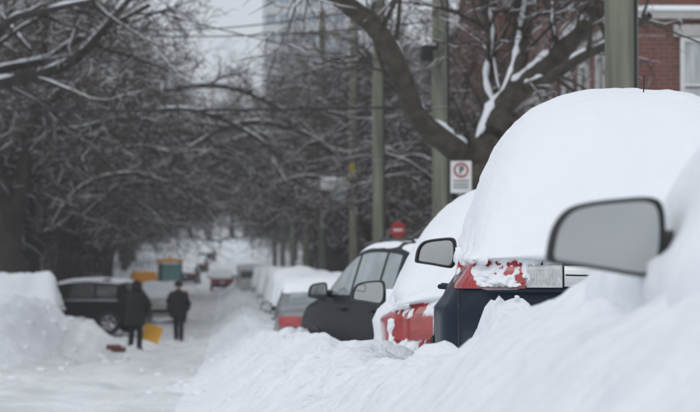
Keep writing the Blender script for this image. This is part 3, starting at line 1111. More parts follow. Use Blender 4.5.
gN = 1.15
near, csN = car('parked_car', 'car buried to its doors in soft snow, large black rimmed wing mirror sticking out', 'suv', 1.80, 'greypaint', (1.915, 3.15, gN), 0.0,
                'snowbound cars parked beside the utility poles', res=2.0, snow=snow_near, mirror=dict(w=0.262, h=0.162, z=1.115, y=3.05, out=0.045, gs=0.915), lean=(0.95, 0.34, 0.85), rr=0.13)

# --- dark crossover slewed out of the row
gC = 0.85
dark, csC = car('parked_car', 'dark charcoal crossover slewed out of the row with clear side windows', 'hatch', 1.80, 'charcoal', (2.66, 26.6, 0.93), math.radians(15),
                'snowbound cars parked beside the utility poles', res=1.3, snow=snow_roof(0.022, 3, True), glass='glass_pale', mirror=dict(w=0.2, h=0.17, z=1.0))
# roof bars
for sd in (-1, 1):
    MB().tube([(sd * 0.60, 0.85, 1.43), (sd * 0.60, 0.95, 1.52), (sd * 0.60, 1.9, 1.53), (sd * 0.60, 2.05, 1.43)], 0.018, 6).build('roof_rail', 'black', dark, True)

# --- grey sedan with red lamp, white hatch beyond, buried row
sed, csD = car('parked_car', 'grey sedan with bright red tail lamp and snow dusted roof ahead of the charcoal crossover', 'sedan', 1.74, 'greypaint', (1.66, 44.6, 0.50), math.radians(-1),
               'snowbound cars parked beside the utility poles', snow=snow_roof(0.06, 5, True), glass='glass_pale', mirror=dict(w=0.2, h=0.14))
car('parked_car', 'pale hatchback with a thick roof of snow just beyond the grey sedan', 'hatch', 1.74, 'whitepaint', (2.15, 51.5, 0.33), math.radians(-1),
    'snowbound cars parked beside the utility poles', snow=snow_roof(0.10, 6), glass='glass')
ORD = ('first', 'second', 'third', 'fourth', 'fifth', 'sixth', 'seventh', 'eighth', 'ninth', 'tenth')
for i, (y, x, k) in enumerate(((62, 2.2, 'hatch'), (69.5, 2.2, 'hatch'), (77, 2.2, 'suv'), (86, 2.3, 'hatch'), (94, 2.3, 'suv'), (105, 2.4, 'hatch'), (117, 2.3, 'suv'), (130, 2.4, 'suv'), (144, 2.4, 'hatch'), (160, 2.5, 'suv'))):
    car('parked_car', f'{ORD[i]} car buried into a white mound beyond the pale hatchback', k, 1.78, 'greypaint' if i % 2 else 'whitepaint', (x, y, float(g(y))), 0.0,
        'mounded cars in the row beyond the pale hatchback', snow=snow_buried(0.26, 50 + i, 0.3), handles=False, plate=False)
car('white_van', 'white van with dark rear window standing at the far end of the buried cars', 'van', 1.86, 'whitepaint', (1.75, 188, float(g(188))), 0.03, cat='van', snow=snow_roof(0.12, 70), mirror=dict(w=0.2, h=0.3, z=1.3))
car('distant_car', 'dark red car in the middle of the far white street', 'hatch', 1.74, 'wine', (-0.2, 205, float(g(205)) + 0.03), 0.0, snow=snow_roof(0.1, 71))
for i, (px, py, y) in enumerate(((196, 283, 226), (205, 270, 268), (213, 260, 318))):
    p = P(px, py, y)
    car('distant_car', f'{ORD[i]} snow covered car with dark windows up the far white hill past the red car', 'hatch', 1.74, 'charcoal', (p.x - 0.9, y, float(Hf(p.x - 0.9, y)) + 0.0), math.radians(-6),
        'cars on the far hill', snow=snow_roof(0.2, 80 + i), handles=False)

# --- across the street
suvL, csL = car('parked_car', 'black SUV with chrome window trim standing crosswise behind the snow heap', 'suv', 1.85, 'blackpaint', (-2.5, 87.6, 0.05), math.radians(72),
                snow=snow_roof(0.022, 90, True), glass='glass', trim=True)
car('parked_car', 'boxy car with windows and bonnet blanked white by snow, beside the black SUV', 'suv', 1.80, 'whitepaint', (-5.45, 75.6, -0.12), math.radians(3),
    snow=snow_buried(0.22, 95, 0.45, 0.0, 0.75))
car('parked_car', 'cream sedan standing beyond the black SUV in front of the orange plough', 'sedan', 1.78, 'cream', (-2.35, 106, 0.02), 0.02,
    snow=snow_roof(0.12, 97))


# ------------------------------------------------------------------ trees
class Tree:
    def __init__(s, seed):
        s.rng = random.Random(seed)
        s.br = []                                   # (pts, radii, level)

    def grow(s, p, d, length, r, level, maxl, kids, up=0.0, droop=0.0):
        R = s.rng
        nseg = (7, 7, 5, 4, 3, 3)[min(level, 5)]
        pts, rad = [p], [r]
        q, dd = Vector(p), Vector(d).normalized()
        wand = (0.06, 0.16, 0.20, 0.24, 0.28, 0.30)[min(level, 5)]
        tip = 0.55 if level == 0 else (0.35 if level < 4 else 0.4)
        for i in range(nseg):
            t = (i + 1) / nseg
            dd = dd + Vector((R.gauss(0, wand), R.gauss(0, wand), R.gauss(0, wand) + up * (1 - t) - droop * t))
            dd.normalize()
            q = q + dd * (length / nseg)
            pts.append(q.copy())
            rad.append(r * (1 - (1 - tip) * t))
        s.br.append((pts, rad, level))
        if level >= maxl:
            return
        s.side(pts, rad, length, level, maxl, kids)

    def side(s, pts, rad, length, level, maxl, kids, t0=None, rmax=9.0):
        R = s.rng
        n = kids[min(level, len(kids) - 1)]
        nseg = len(pts) - 1
        lo = (0.55, 0.2, 0.15, 0.12, 0.1)[min(level, 4)] if t0 is None else t0
        for k in range(n):
            t = lo + (1 - lo) * (k + R.uniform(0.1, 0.9)) / n
            i = min(int(t * nseg), nseg - 1)
            f = t * nseg - i
            q = Vector(pts[i]).lerp(Vector(pts[i + 1]), f)
            rr = rad[i] * (1 - f) + rad[i + 1] * f
            ax = (Vector(pts[i + 1]) - Vector(pts[i])).normalized()
            pv = ax.orthogonal().normalized()
            pv.rotate(Matrix.Rotation(R.uniform(0, 6.283), 3, ax))
            ang = math.radians(R.uniform(32, 68))
            nd = ax * math.cos(ang) + pv * math.sin(ang)
            if level == 0:
                nd.z = abs(nd.z) * 0.6 + 0.5
            ln = length * R.uniform(0.42, 0.72) * (1.15 - 0.4 * t) if level else length * R.uniform(1.15, 1.65)
            s.grow(q, nd, ln, min(max(rr * R.uniform(0.48, 0.72), 0.0075), rmax * R.uniform(0.6, 1.1)), level + 1, maxl, kids, up=(0.12, 0.05, 0.03, 0, 0, 0)[min(level, 5)], droop=(0.10, 0.14, 0.12, 0.10, 0.1, 0.1)[min(level, 5)])

    def limb(s, pts, rad, level, maxl, kids, t0=0.15, sub=6):
        """an explicit limb, smoothed, with its side branches grown on"""
        c = catmull(np.array([list(p) for p in pts]), sub * (len(pts) - 1) + 1)
        rr = np.interp(np.linspace(0, 1, len(c)), np.linspace(0, 1, len(rad)), rad)
        cp = [Vector(p) for p in c]
        s.br.append((cp, list(rr), level))
        L = sum((a - b).length for a, b in zip(cp, cp[1:]))
        if maxl > level:
            s.side(cp, list(rr), min(L, 4.2), max(level, 1), maxl, kids, t0, 0.05)


def tubes_np(branches, sides):
    """list of (pts, radii) -> V, F quads"""
    groups = {}
    for p, r in branches:
        groups.setdefault(len(p), []).append((p, r))
    Vs, Fs, off = [], [], 0
    for k, lst in groups.items():
        Pn = np.array([[tuple(v) for v in p] for p, _ in lst], float)
        Rn = np.array([r for _, r in lst], float)
        T = np.empty_like(Pn)
        T[:, 1:-1] = Pn[:, 2:] - Pn[:, :-2]
        T[:, 0] = Pn[:, 1] - Pn[:, 0]
        T[:, -1] = Pn[:, -1] - Pn[:, -2]
        T /= np.linalg.norm(T, axis=-1, keepdims=True) + 1e-9
        ref = np.where(np.abs(T[..., 2:3]) < 0.92, np.array([0, 0, 1.0]), np.array([1.0, 0, 0]))
        A = np.cross(T, ref)
        A /= np.linalg.norm(A, axis=-1, keepdims=True) + 1e-9
        B = np.cross(A, T)
        an = np.arange(sides) * 2 * np.pi / sides
        V = Pn[:, :, None] + (A[:, :, None] * np.cos(an)[None, None, :, None] + B[:, :, None] * np.sin(an)[None, None, :, None]) * Rn[:, :, None, None]
        m = len(lst)
        base = off + (np.arange(m) * k * sides)[:, None, None]
        i = (np.arange(k - 1) * sides)[None, :, None]
        j = np.arange(sides)[None, None, :]
        j2 = (j + 1) % sides
        Fq = np.stack([base + i + j, base + i + j2, base + i + sides + j2, base + i + sides + j], -1).reshape(-1, 4)
        Vs.append(V.reshape(-1, 3))
        Fs.append(Fq)
        off += m * k * sides
    return np.concatenate(Vs), np.concatenate(Fs)


def tree_meshes(T, seed, snow_amt=1.0, bark='bark', snow_max=5, fine=True, tzmax=0.93):
    rng = random.Random(seed)
    out = {}
    trunk = [(p, r) for p, r, l in T.br if l == 0]
    big = [(p, r) for p, r, l in T.br if l == 1]
    sec = [(p, r) for p, r, l in T.br if l == 2]
    mid = [(p, r) for p, r, l in T.br if l == 3]
    tw = [(p, r) for p, r, l in T.br if l >= 4]
    parts = []
    V, Fq = tubes_np(trunk, 12)
    parts.append(('trunk', V, Fq, bark))
    for nm_, grp, mm in (('limbs', ((big, 9), (sec, 6)), bark), ('crown', ((mid, 4), (tw, 3)), 'twig')):
        Vs, Fs, o = [], [], 0
        for lst, sd in grp:
            if lst:
                V, Fq = tubes_np(lst, sd)
                Vs.append(V)
                Fs.append(Fq + o)
                o += len(V)
        parts.append((nm_, np.concatenate(Vs), np.concatenate(Fs), mm))
    sn5, sn3 = [], []
    for p, r, l in T.br:
        if l > snow_max:
            continue
        if l >= 2 and rng.random() > (1.0, 1.0, 0.75, 0.5, 0.32, 0.14)[l] * snow_amt:
            continue
        run = []
        for i in range(len(p)):
            a, b = Vector(p[max(i - 1, 0)]), Vector(p[min(i + 1, len(p) - 1)])
            tz = abs((b - a).normalized().z)
            ok = tz < (tzmax if l <= 1 else 0.8) and rng.random() < (0.95 if l < 2 else 0.9)
            k = (1 - tz) ** 0.5
            th = (0.08 + 0.46 * k) * r[i] * (rng.uniform(0.45, 1.25) if l <= 1 else rng.uniform(0.7, 1.2)) + (0.016 if l <= 1 else 0.008 if l == 2 else 0.005) * rng.uniform(0.6, 1.3)
            if ok:
                tv = (b - a).normalized()
                upv = (Vector((0, 0, 1)) - tv * tv.z).normalized()
                run.append((Vector(p[i]) + upv * (r[i] * 0.80 + 0.15 * th), th))
            if (not ok or i == len(p) - 1):
                if len(run) >= 2:
                    pts = [q for q, _ in run]
                    rr = [t for _, t in run]
                    rr[0] *= 0.35
                    rr[-1] *= 0.35
                    (sn5 if l < 3 else sn3).append((pts, rr))
                run = []
    Vs, Fs, o = [], [], 0
    for lst, sd in ((sn5, 6), (sn3, 4)):
        if lst:
            V, Fq = tubes_np(lst, sd)
            Vs.append(V)
            Fs.append(Fq + o)
            o += len(V)
    if Vs:
        parts.append(('snow_cover', np.concatenate(Vs), np.concatenate(Fs), 'branch_snow'))
    return parts


def build_tree(name, T, loc, label, seed, group=None, **k):
    root = thing(name, label, 'tree', loc, 0, group)
    off = np.array(loc)
    for nm, V, Fq, m in tree_meshes(T, seed, **k):
        o = mk(nm, V - off, Fq, m, root)
        if nm == 'snow_cover':
            o['kind'] = 'stuff'
    return root


# hero maple by the sign, with two great forked limbs
def hero_right():
    T = Tree(101)
    Y = 42
    base = P(486, 345, Y)
    base.z = ground(base.x, Y) - 0.1
    cr = P(479, 168, Y)
    T.br.append(([base, base.lerp(cr, 0.4), base.lerp(cr, 0.75), cr + Vector((0.02, 0, 0.05))], [0.36, 0.29, 0.26, 0.27], 0))
    kid = (5, 6, 5, 5, 4)
    T.limb([cr - Vector((0.05, 0, 0.25)), P(463, 158, Y), P(440, 138, Y - .3), P(417, 116, Y - .5), P(405, 85, Y - .8), P(390, 50, Y - 1.0), P(371, 24, Y - 1.2), P(345, 3, Y - 1.4), P(315, -16, Y - 1.8), P(270, -45, Y - 2.2)],
           [0.22, 0.19, 0.165, 0.155, 0.155, 0.15, 0.14, 0.125, 0.11, 0.09], 1, 5, kid, 0.30)
    T.limb([cr - Vector((-0.05, 0, 0.2)), P(487, 140, Y), P(498, 112, Y + .2), P(520, 88, Y + .4), P(548, 64, Y + .5), P(575, 36, Y + .6), P(604, 4, Y + .8), P(640, -35, Y + 1)],
           [0.27, 0.235, 0.20, 0.165, 0.15, 0.135, 0.12, 0.1], 1, 5, kid, 0.25)
    T.limb([P(500, 112, Y + .2), P(513, 80, Y + .5), P(521, 40, Y + .8), P(523, 0, Y + 1.0), P(515, -50, Y + 1.2)], [0.17, 0.165, 0.155, 0.14, 0.12], 1, 5, kid, 0.2)
    T.limb([P(522, 90, Y + .4), P(550, 78, Y - .2), P(580, 58, Y - .5), P(612, 42, Y - .9), P(650, 15, Y - 1.4)], [0.10, 0.085, 0.075, 0.06, 0.05], 1, 5, kid, 0.15)
    T.limb([P(497, 118, Y + .2), P(486, 85, Y + .9), P(492, 40, Y + 1.4), P(480, -20, Y + 1.8)], [0.12, 0.10, 0.09, 0.08], 1, 5, kid, 0.15)
    build_tree('maple_tree', T, tuple(base), 'forked maple with thick olive limbs and snow in its crotch behind the parking sign', 7, bark='bark_olive', snow_max=5, tzmax=0.985)


hero_right()


def hero_left():
    # old trunk behind the snowed-up boxy car
    T = Tree(202)
    Y = 86
    b = P(10, 300, Y)
    b.z = ground(b.x, Y) - 0.1
    c = P(11, 215, Y)
    T.br.append(([b, b.lerp(c, 0.5), c], [0.44, 0.38, 0.37], 0))
    kid = (6, 8, 7, 6, 4)
    T.limb([c - Vector((0, 0, .3)), P(4, 190, Y), P(-8, 150, Y - .5), P(-15, 90, Y - 1), P(-5, 30, Y - 2)], [0.30, 0.26, 0.22, 0.2, 0.16], 1, 5, kid, 0.15)
    T.limb([c - Vector((0, 0, .3)), P(22, 188, Y), P(27, 150, Y), P(40, 100, Y - .6), P(62, 50, Y - 1.5), P(85, 0, Y - 2)], [0.30, 0.25, 0.2, 0.17, 0.15, 0.12], 1, 5, kid, 0.15)
    T.limb([P(26, 160, Y), P(50, 135, Y - 1), P(85, 128, Y - 1.5), P(125, 118, Y - 2), P(160, 122, Y - 2.5)], [0.12, 0.1, 0.09, 0.07, 0.05], 1, 5, kid, 0.1)
    T.limb([P(36, 115, Y), P(70, 85, Y - 2), P(110, 80, Y - 3), P(150, 70, Y - 4)], [0.12, 0.1, 0.08, 0.05], 1, 5, kid, 0.1)
    build_tree('maple_tree', T, tuple(b), 'stout dark forked trunk rising behind the boxy snowed-up car', 8, snow_max=5)
    # the limb reaching in over the street
    T = Tree(303)
    Y = 57
    b = Vector((-6.6, Y, ground(-6.6, Y) - 0.1))
    c = Vector((-6.3, Y, 4.6))
    T.br.append(([b, b.lerp(c, 0.5), c], [0.36, 0.31, 0.29], 0))
    T.limb([c - Vector((0, 0, .2)), P(-40, 98, Y), P(0, 84, Y), P(38, 76, Y), P(72, 61, Y), P(92, 42, Y + .3), P(116, 14, Y + .6), P(140, -15, Y + 1)], [0.2, 0.17, 0.135, 0.12, 0.11, 0.095, 0.08, 0.06], 1, 5, (6, 8, 6, 5, 4), 0.3)
    T.limb([c, P(-40, 85, Y), P(0, 70, Y + .6), P(45, 60, Y + .8), P(70, 44, Y + 1), P(100, 30, Y + 1.2), P(150, 5, Y + 1.5)], [0.15, 0.13, 0.10, 0.085, 0.07, 0.06, 0.04], 1, 5, (6, 8, 6, 5, 4), 0.3)
    T.limb([c, Vector((-6.2, Y, 6.5)), Vector((-5.4, Y - .5, 8.6)), Vector((-4.0, Y - 1, 10.5))], [0.2, 0.18, 0.15, 0.1], 1, 5, (6, 8, 6, 5, 4), 0.2)
    T.limb([P(-30, 90, Y), P(5, 25, Y - 1), P(50, 10, Y - 1.2), P(95, 0, Y - 1.5)], [0.12, 0.09, 0.07, 0.05], 1, 5, (6, 8, 6, 5, 4), 0.2)
    build_tree('maple_tree', T, tuple(b), 'tree whose snow lined limb reaches in high over the street across from the poles', 9, snow_max=5)


hero_left()

# avenue trees: five grown forms, copied along the street
protos = []
for k in range(4):
    T = Tree(500 + k)
    h = 3.7 + 0.2 * k
    T.grow(Vector((0, 0, -0.2)), Vector((0.03 * (k - 2), 0, 1)), h, 0.30 - 0.012 * k, 0, 5, (8, 9, 6, 5, 3), up=0.0)
    # leader continuing upward
    top = T.br[0][0][-1]
    T.grow(top, Vector((0.1, 0, 1)), 7.5, 0.19, 1, 5, (8, 10, 6, 5, 3), up=0.05)
    q_ = T.br[0][0]
    yk = 0.5 * (k - 1.5)
    T.limb([q_[4], Vector((1.3, yk * .4, h + 1.6)), Vector((3.2, yk * .8, h + 3.0)), Vector((5.4, yk, h + 3.3)), Vector((7.4, yk * 1.6, h + 2.5)), Vector((8.8, yk * 2, h + 1.3))], [0.17, 0.15, 0.125, 0.10, 0.07, 0.04], 1, 5, (8, 9, 6, 5, 3), 0.3)
    T.limb([q_[4], Vector((1.5, -yk, h + 0.5)), Vector((3.3, -yk * 1.6, h + 1.2)), Vector((5.0, -yk * 2, h + 0.9))], [0.12, 0.10, 0.075, 0.04], 1, 5, (8, 7, 6, 5, 3), 0.3)
    protos.append(tree_meshes(T, 600 + k, snow_max=5, snow_amt=1.0))
proto_data = []
for parts in protos:
    lst = []
    for nm, V, Fq, m in parts:
        o = mk(nm, V, Fq, m)
        lst.append((nm, o.data))
        bpy.data.objects.remove(o)
    proto_data.append(lst)

rngT = random.Random(77)


def avenue_tree(x, y, label, group, sc=1.0, arch=False):
    k = rngT.randrange(4)
    root = thing('avenue_tree', label, 'tree', (x, y, ground(x, y) - 0.05), ((0 if x < 0 else math.pi) + rngT.uniform(-.5, .5)) if arch else rngT.uniform(0, 6.28), group)
    s = sc * rngT.uniform(0.88, 1.15)
    root.scale = (s, s, s * rngT.uniform(0.92, 1.08))
    for nm, d in proto_data[k]:
        o = bpy.data.objects.new(nm, d)
        if nm == 'snow_cover':
            o['kind'] = 'stuff'
        COL.objects.link(o)
        o.parent = root


for x_, y_, s_, l_ in ((6.3, 71, 0.6, 'slight bare tree in front of the brown brick house'), (6.0, 80, 0.65, 'slight bare tree in front of the second red brick house')):
    avenue_tree(x_, y_, l_, 'slight trees by the brick houses', s_)
y = 98.0
while y < 205:
    avenue_tree((5.4 if y < 150 else 7.2) + rngT.uniform(-.5, .9), y, 'bare snow laden tree in the row on the same side as the utility poles', 'bare trees on the pole side', 0.95 if y < 150 else 1.15, True)
    y += rngT.uniform(8.0, 11.0)
y = 92.0
while y < 205:
    avenue_tree((-6.4 if y < 150 else -8.2) + rngT.uniform(-.8, .5), y, 'bare snow laden tree in the row across the street from the utility poles', 'bare trees across from the poles', 1.0 if y < 150 else 1.15, True)
    y += rngT.uniform(8.0, 11.5)
y = 68.0
while y < 360:
    avenue_tree(-13 + rngT.uniform(-3, 2), y, 'bare snowy tree in the yards across the street from the utility poles', 'yard trees across from the poles', 1.1)
    y += rngT.uniform(6.5, 9.5)
y = 125.0
while y < 360:
    avenue_tree(-22 + rngT.uniform(-4, 3), y, 'bare snowy tree in the yards across the street from the utility poles', 'yard trees across from the poles', 1.15)
    y += rngT.uniform(8, 12)
y = 112.0
while y < 360:
    avenue_tree(13 + rngT.uniform(-1.5, 3), y, 'bare snowy tree between the houses on the pole side', 'yard trees on the pole side', 1.1)
    y += rngT.uniform(7, 10)
y = 206.0
while y < 310:
    for sx in (-1, 1):
        avenue_tree((-10.0 if sx < 0 else 8.2) + rngT.uniform(-.8, .8), y + rngT.uniform(-2, 2), 'bare tree flanking the foot of the far white hill', 'trees flanking the far hill foot', 1.0)
    y += rngT.uniform(7.0, 10)
# trees closing the view on the hill
for i in range(34):
    x = -36 + i * 2.1 + rngT.uniform(-1.5, 1.5)
    avenue_tree(x, 436 + rngT.uniform(0, 40), 'bare tree crowning the far white hill at the street end', 'trees on the far hill', 1.25)


# ------------------------------------------------------------------ poles, wires, signs
def pole(x, y, extras=None, label='', r=0.155):
    z0 = ground(x, y)
    root = thing('utility_pole', label, 'pole', (x, y, z0 - 0.1), 0, 'utility poles along the street')
    mb = MB()
    n = 14
    hs_ = np.linspace(0, 11.2, n)
    mb.tube([(0.01 * math.sin(h), 0, h) for h in hs_], [r * (1.04 - 0.020 * h) for h in hs_], 20)
    mb.build('shaft', 'pole', root, True)
    a = MB().box((0, -0.16, 10.3), (2.2, 0.1, 0.12), 0.01)
    arm = a.build('crossarm', 'pole', root)
    for xx in (-1.0, -0.45, 0.45, 1.0):
        MB().lathe([(0.0, 0.22), (0.03, 0.2), (0.05, 0.12), (0.03, 0.1), (0.05, 0.05), (0.025, 0.0)], (xx, -0.16, 10.36), n=10).build('insulator', 'stone', arm, True)
    rp = random.Random(int(y))
    cx_, cy_ = r * 0.75, -r * 0.72
    MB().tube([(cx_ + 0.004 * math.sin(h * 2.1), cy_, h) for h in np.linspace(0.2, 10.0, 30)], 0.016, 6).build('cable_conduit', 'wire', root, True)
    for zb_ in (3.3 + rp.random(), 5.6 + rp.random(), 7.9):
        MB().tube([((r * 1.0) * math.cos(a), (r * 1.0) * math.sin(a), zb_) for a in np.linspace(0, 2 * math.pi, 25)], 0.012, 5, False).build('metal_band', 'metal', root, True)
    for q in range(3):
        MB().lathe([(0.0, 0.02), (0.02, 0.018), (0.022, 0.0)], (0.0, -r - 0.0, 4.2 + q * 0.7), 'Y', 8).build('bolt', 'metal', root)
    return root


p1 = pole(P(621, 50, 25).x, 25, label='stout green grey wooden pole standing behind the navy SUV')
p2 = pole(P(441, 100, 47).x, 47, label='green grey wooden pole with a snow capped black fitting near the forked maple')
p3 = pole(P(379, 100, 65).x, 65, label='pale wooden pole beside the red sign beyond the forked maple')
p4 = pole(P(354, 100, 86).x, 86, label='wooden pole carrying a yellow label and two pale boards')
for i_, yy in enumerate((108, 130, 155, 182, 212)):
    pole(3.75, yy, label=f'{ORD[i_]} wooden pole beyond the pole carrying the two boards')
# fitting on pole 2
q = P(427, 50, 46.6) - p2.location
ft = MB().box((q.x, q.y, q.z - 0.05), (0.22, 0.2, 0.30), 0.04).tube([(q.x, q.y, q.z - 0.02), (0, 0, q.z + 0.12)], 0.03, 8)
fo = ft.build('cable_fitting', 'black', p2, True)
MB().lathe([(0.13, 0), (0.14, 0.05), (0.09, 0.11), (0, 0.13)], (q.x, q.y, q.z + 0.08), n=14).build('snow_cover', 'snow_soft', fo, True)
# yellow label and boards on pole 4
q = P(352, 172, 85.8) - p4.location
MB().box((q.x, q.y - 0.05, q.z), (0.19, 0.02, 0.5), 0.004).build('yellow_label', 'signyellow', p4)
q = P(334, 185, 85.8) - p4.location
bo = MB().box((q.x, q.y - 0.05, q.z), (0.82, 0.06, 0.30), 0.02).build('pale_board', 'signwhite', p4)
q2 = P(339, 195.5, 85.8) - p4.location
MB().box((q2.x, q2.y - 0.03, q2.z), (0.46, 0.06, 0.30), 0.02).build('teal_board', 'signteal', p4)
MB().box((q.x / 2 + 0.1, -0.03, q.z - 0.16), (abs(q.x) + 0.5, 0.04, 0.05)).build('bracket', 'black', p4)
MB().box((q.x, q.y - 0.05, q.z + 0.19), (0.80, 0.14, 0.08), 0.035).build('snow_cover', 'snow_soft', p4, True)


def wire(a, b, sag, label, r=0.011):
    a, b = Vector(a), Vector(b)
    pts = []
    for i in range(25):
        t = i / 24
        p = a.lerp(b, t)
        p.z -= sag * 4 * t * (1 - t)
        pts.append(p)
    o = MB().tube([p - a for p in pts], r, 6).build('overhead_wire', 'wire', None, True, loc=a)
    tag(o, label, 'wire')
    return o


wire(P(441, 106, 47), P(-120, 108, 47), 0.06, 'thick dark cable crossing the whole street from the pole by the forked maple', 0.022)
wire(P(441, 20, 47), P(150, 36, 60), 0.1, 'thin wire slanting over the street in front of the grey tower', 0.014)
wire(P(441, -6, 47), P(130, 30, 70), 0.2, 'thin wire running high across to the trees from the pole by the maple', 0.014)
wire(P(379, 60, 65), P(150, 10, 52), 0.1, 'thin wire rising across the street in front of the pale sky gap', 0.012)
wire(P(379, 40, 65), P(262, 70, 110), 0.1, 'thin dark wire in front of the tower windows', 0.014)
wire(P(612, 6, 25), P(760, 62, 28), 0.03, 'thin wire drooping from the stout pole past the brick house', 0.008)
for dx, nm in ((-1.0, 'street side'), (1.0, 'house side')):
    wire((3.55 + dx, 25, ground(3.55, 25) + 10.7), (3.75 + dx, 212, ground(3.75, 212) + 10.7), 1.2, f'long power line along the pole tops on the {nm}', 0.014)

# parking sign
sp = P(461, 177, 40)
ps = thing('parking_sign', 'white parking sign with red ring on a post by the forked maple', 'sign', (sp.x, 40, ground(sp.x, 40) - 0.05))
hz_ = sp.z - ps.location.z
MB().tube([(0, 0.03, 0), (0, 0.03, hz_ + 0.22)], 0.03, 10).build('post', 'metal', ps, True)
pl = MB().box((0, -0.01, hz_), (0.30, 0.012, 0.46), 0.005).build('panel', 'signwhite', ps)
mb = MB()
ring_pts = [(0.095 * math.cos(t), -0.02, hz_ + 0.10 + 0.095 * math.sin(t)) for t in np.linspace(0, 2 * math.pi, 29)]
mb.tube(ring_pts, 0.014, 6, False)
mb.build('red_ring', 'signred', pl)
mb = MB().box((-0.012, -0.02, hz_ + 0.10), (0.022, 0.008, 0.11)).box((0.012, -0.02, hz_ + 0.145), (0.04, 0.008, 0.018)).box((0.03, -0.02, hz_ + 0.123), (0.018, 0.008, 0.05)).box((0.012, -0.02, hz_ + 0.10), (0.04, 0.008, 0.018))
mb.build('letter', 'signblack', pl)
mb = MB()
rr = random.Random(3)
for zz in (-0.055, -0.105, -0.15):
    x = -0.11
    while x < 0.10:
        w = rr.uniform(0.018, 0.035)
        mb.box((x + w / 2, -0.018, hz_ + zz), (w, 0.006, 0.026))
        x += w + 0.009
mb.build('small_print', 'signgrey', pl)['kind'] = 'stuff'

# red sign
sp = P(398, 230, 60)
rs = thing('red_sign', 'small red sign with a white bar on a thin post near the pale pole', 'sign', (sp.x, 60, ground(sp.x, 60) - 0.05))
hz_ = sp.z - rs.location.z
MB().tube([(0, 0.03, 0), (0, 0.03, hz_ + 0.2)], 0.025, 8).build('post', 'metal', rs, True)
oc = [(0.17 * math.cos(a + math.pi / 8), hz_ + 0.19 * math.sin(a + math.pi / 8)) for a in np.linspace(0, 2 * math.pi, 9)[:-1]]
pn = MB().prism(oc, -0.012, 0.0).build('panel', 'signred', rs)
MB().box((0, -0.018, hz_), (0.2, 0.006, 0.05)).build('white_bar', 'signwhite', pn)


# ------------------------------------------------------------------ buildings
def window(parent, w, h, at, face, pane='winglass', snow=True, bars=True):
    """a sash window set proud in a wall; face = 'S' looks at -y, 'W' looks at -x"""
    def mp(x, y, z):
        return (at[0] + x, at[1] + y, at[2] + z) if face == 'S' else (at[0] + y, at[1] - x, at[2] + z)

    def bx(c, s):
        m = MB().box((0, 0, 0), s)
        return [mp(v[0] + c[0], v[1] + c[1], v[2] + c[2]) for v in m.V], m.F
    fr = MB()
    t = 0.07
    for c, s in (((-w / 2, -0.03, 0), (t, 0.1, h + t)), ((w / 2, -0.03, 0), (t, 0.1, h + t)), ((0, -0.032, h / 2), (w - t, 0.1, t)), ((0, -0.032, -h / 2), (w - t, 0.1, t)), ((0, -0.034, 0.02), (w - t, 0.08, 0.05))):
        fr.add(*bx(c, s))
    wn = fr.build('window', 'signwhite', parent)
    for sg in (-1, 1):
        pb = MB()
        pb.add(*bx((0, -0.012, sg * h / 4), (w - t, 0.02, h / 2 - 0.06)))
        pb.build('pane', pane, wn)
    sl = MB()
    sl.add(*bx((0, -0.09, -h / 2 - 0.10), (w + 0.3, 0.2, 0.12)))
    s_ = sl.build('sill', 'stone', wn)
    li = MB()
    li.add(*bx((0, -0.05, h / 2 + 0.15), (w + 0.3, 0.12, 0.2)))
    li.build('lintel', 'stone', wn)
    if snow:
        sb = MB().box((0, 0, 0), (w + 0.26, 0.18, 0.11), 0.04)
        mo = MB().add([mp(v[0], v[1] - 0.09, v[2] - h / 2 + 0.015) for v in sb.V], sb.F)
        mo.build('snow_cover', 'snow_soft', wn, True)


def house(x0, x1, y0, y1, hgt, brick, label, endwin=True, band=True, pane='winglass'):
    zb = min(ground(x0, y0), ground(x0, y1)) - 0.3
    root = thing('brick_house', label, 'house', (x0, y0, zb), 0, 'brick houses behind the poles')
    w, d = x1 - x0, y1 - y0
    MB().box((w / 2, d / 2, hgt / 2), (w, d, hgt)).build('wall', brick, root)
    MB().box((w / 2, d / 2, hgt + 0.12), (w + 0.35, d + 0.35, 0.24), 0.03).build('cornice', 'stone', root)
    MB().box((w / 2, d / 2, hgt + 0.36), (w + 0.2, d + 0.2, 0.24), 0.1).build('snow_cover', 'snow_soft', root, True)
    MB().box((w * 0.7, d * 0.6, hgt + 0.9), (0.7, 0.7, 1.2), 0.02).build('chimney', brick, root)
    floors = int((hgt - 1.2) // 3.1)
    if band:
        for f in range(1, floors + 1):
            zb_ = 1.7 + (f - 1) * 3.1 + 1.22
            MB().box((w / 2 - 0.05, d / 2 - 0.05, zb_), (w + 0.13, d + 0.13, 0.14), 0.01).build('stone_band', 'stone', root)
            MB().box((w / 2 - 0.05, -0.09, zb_ + 0.11), (w + 0.1, 0.14, 0.09), 0.03).build('snow_cover', 'snow_soft', root, True)
    for f in range(floors):
        zc = 1.7 + f * 3.1
        for yy in np.arange(1.8, d - 1.2, 2.6):
            window(root, 1.05, 1.7, (-0.0, yy, zc), 'W', pane)
        if endwin:
            for xx in np.arange(1.25, w - 0.8, 2.4):
                window(root, 1.0, 1.6, (xx, 0, zc), 'S', 'curtain' if f < 2 else pane)
    return root


house(7.05, 16, 47.5, 60, 10.0, 'brick', 'red brick house with stone bands and pale curtained windows behind the stout pole')
house(7.7, 16, 60.6, 73, 9.6, 'brick2', 'brown brick house next beyond the banded red brick one', endwin=False)
house(7.2, 16, 73.6, 86, 10.4, 'brick', 'second red brick house beyond the brown brick one', endwin=False)
house(7.9, 16, 86.6, 106, 9.8, 'brick2', 'long brown brick house farthest along the pole side', endwin=False)


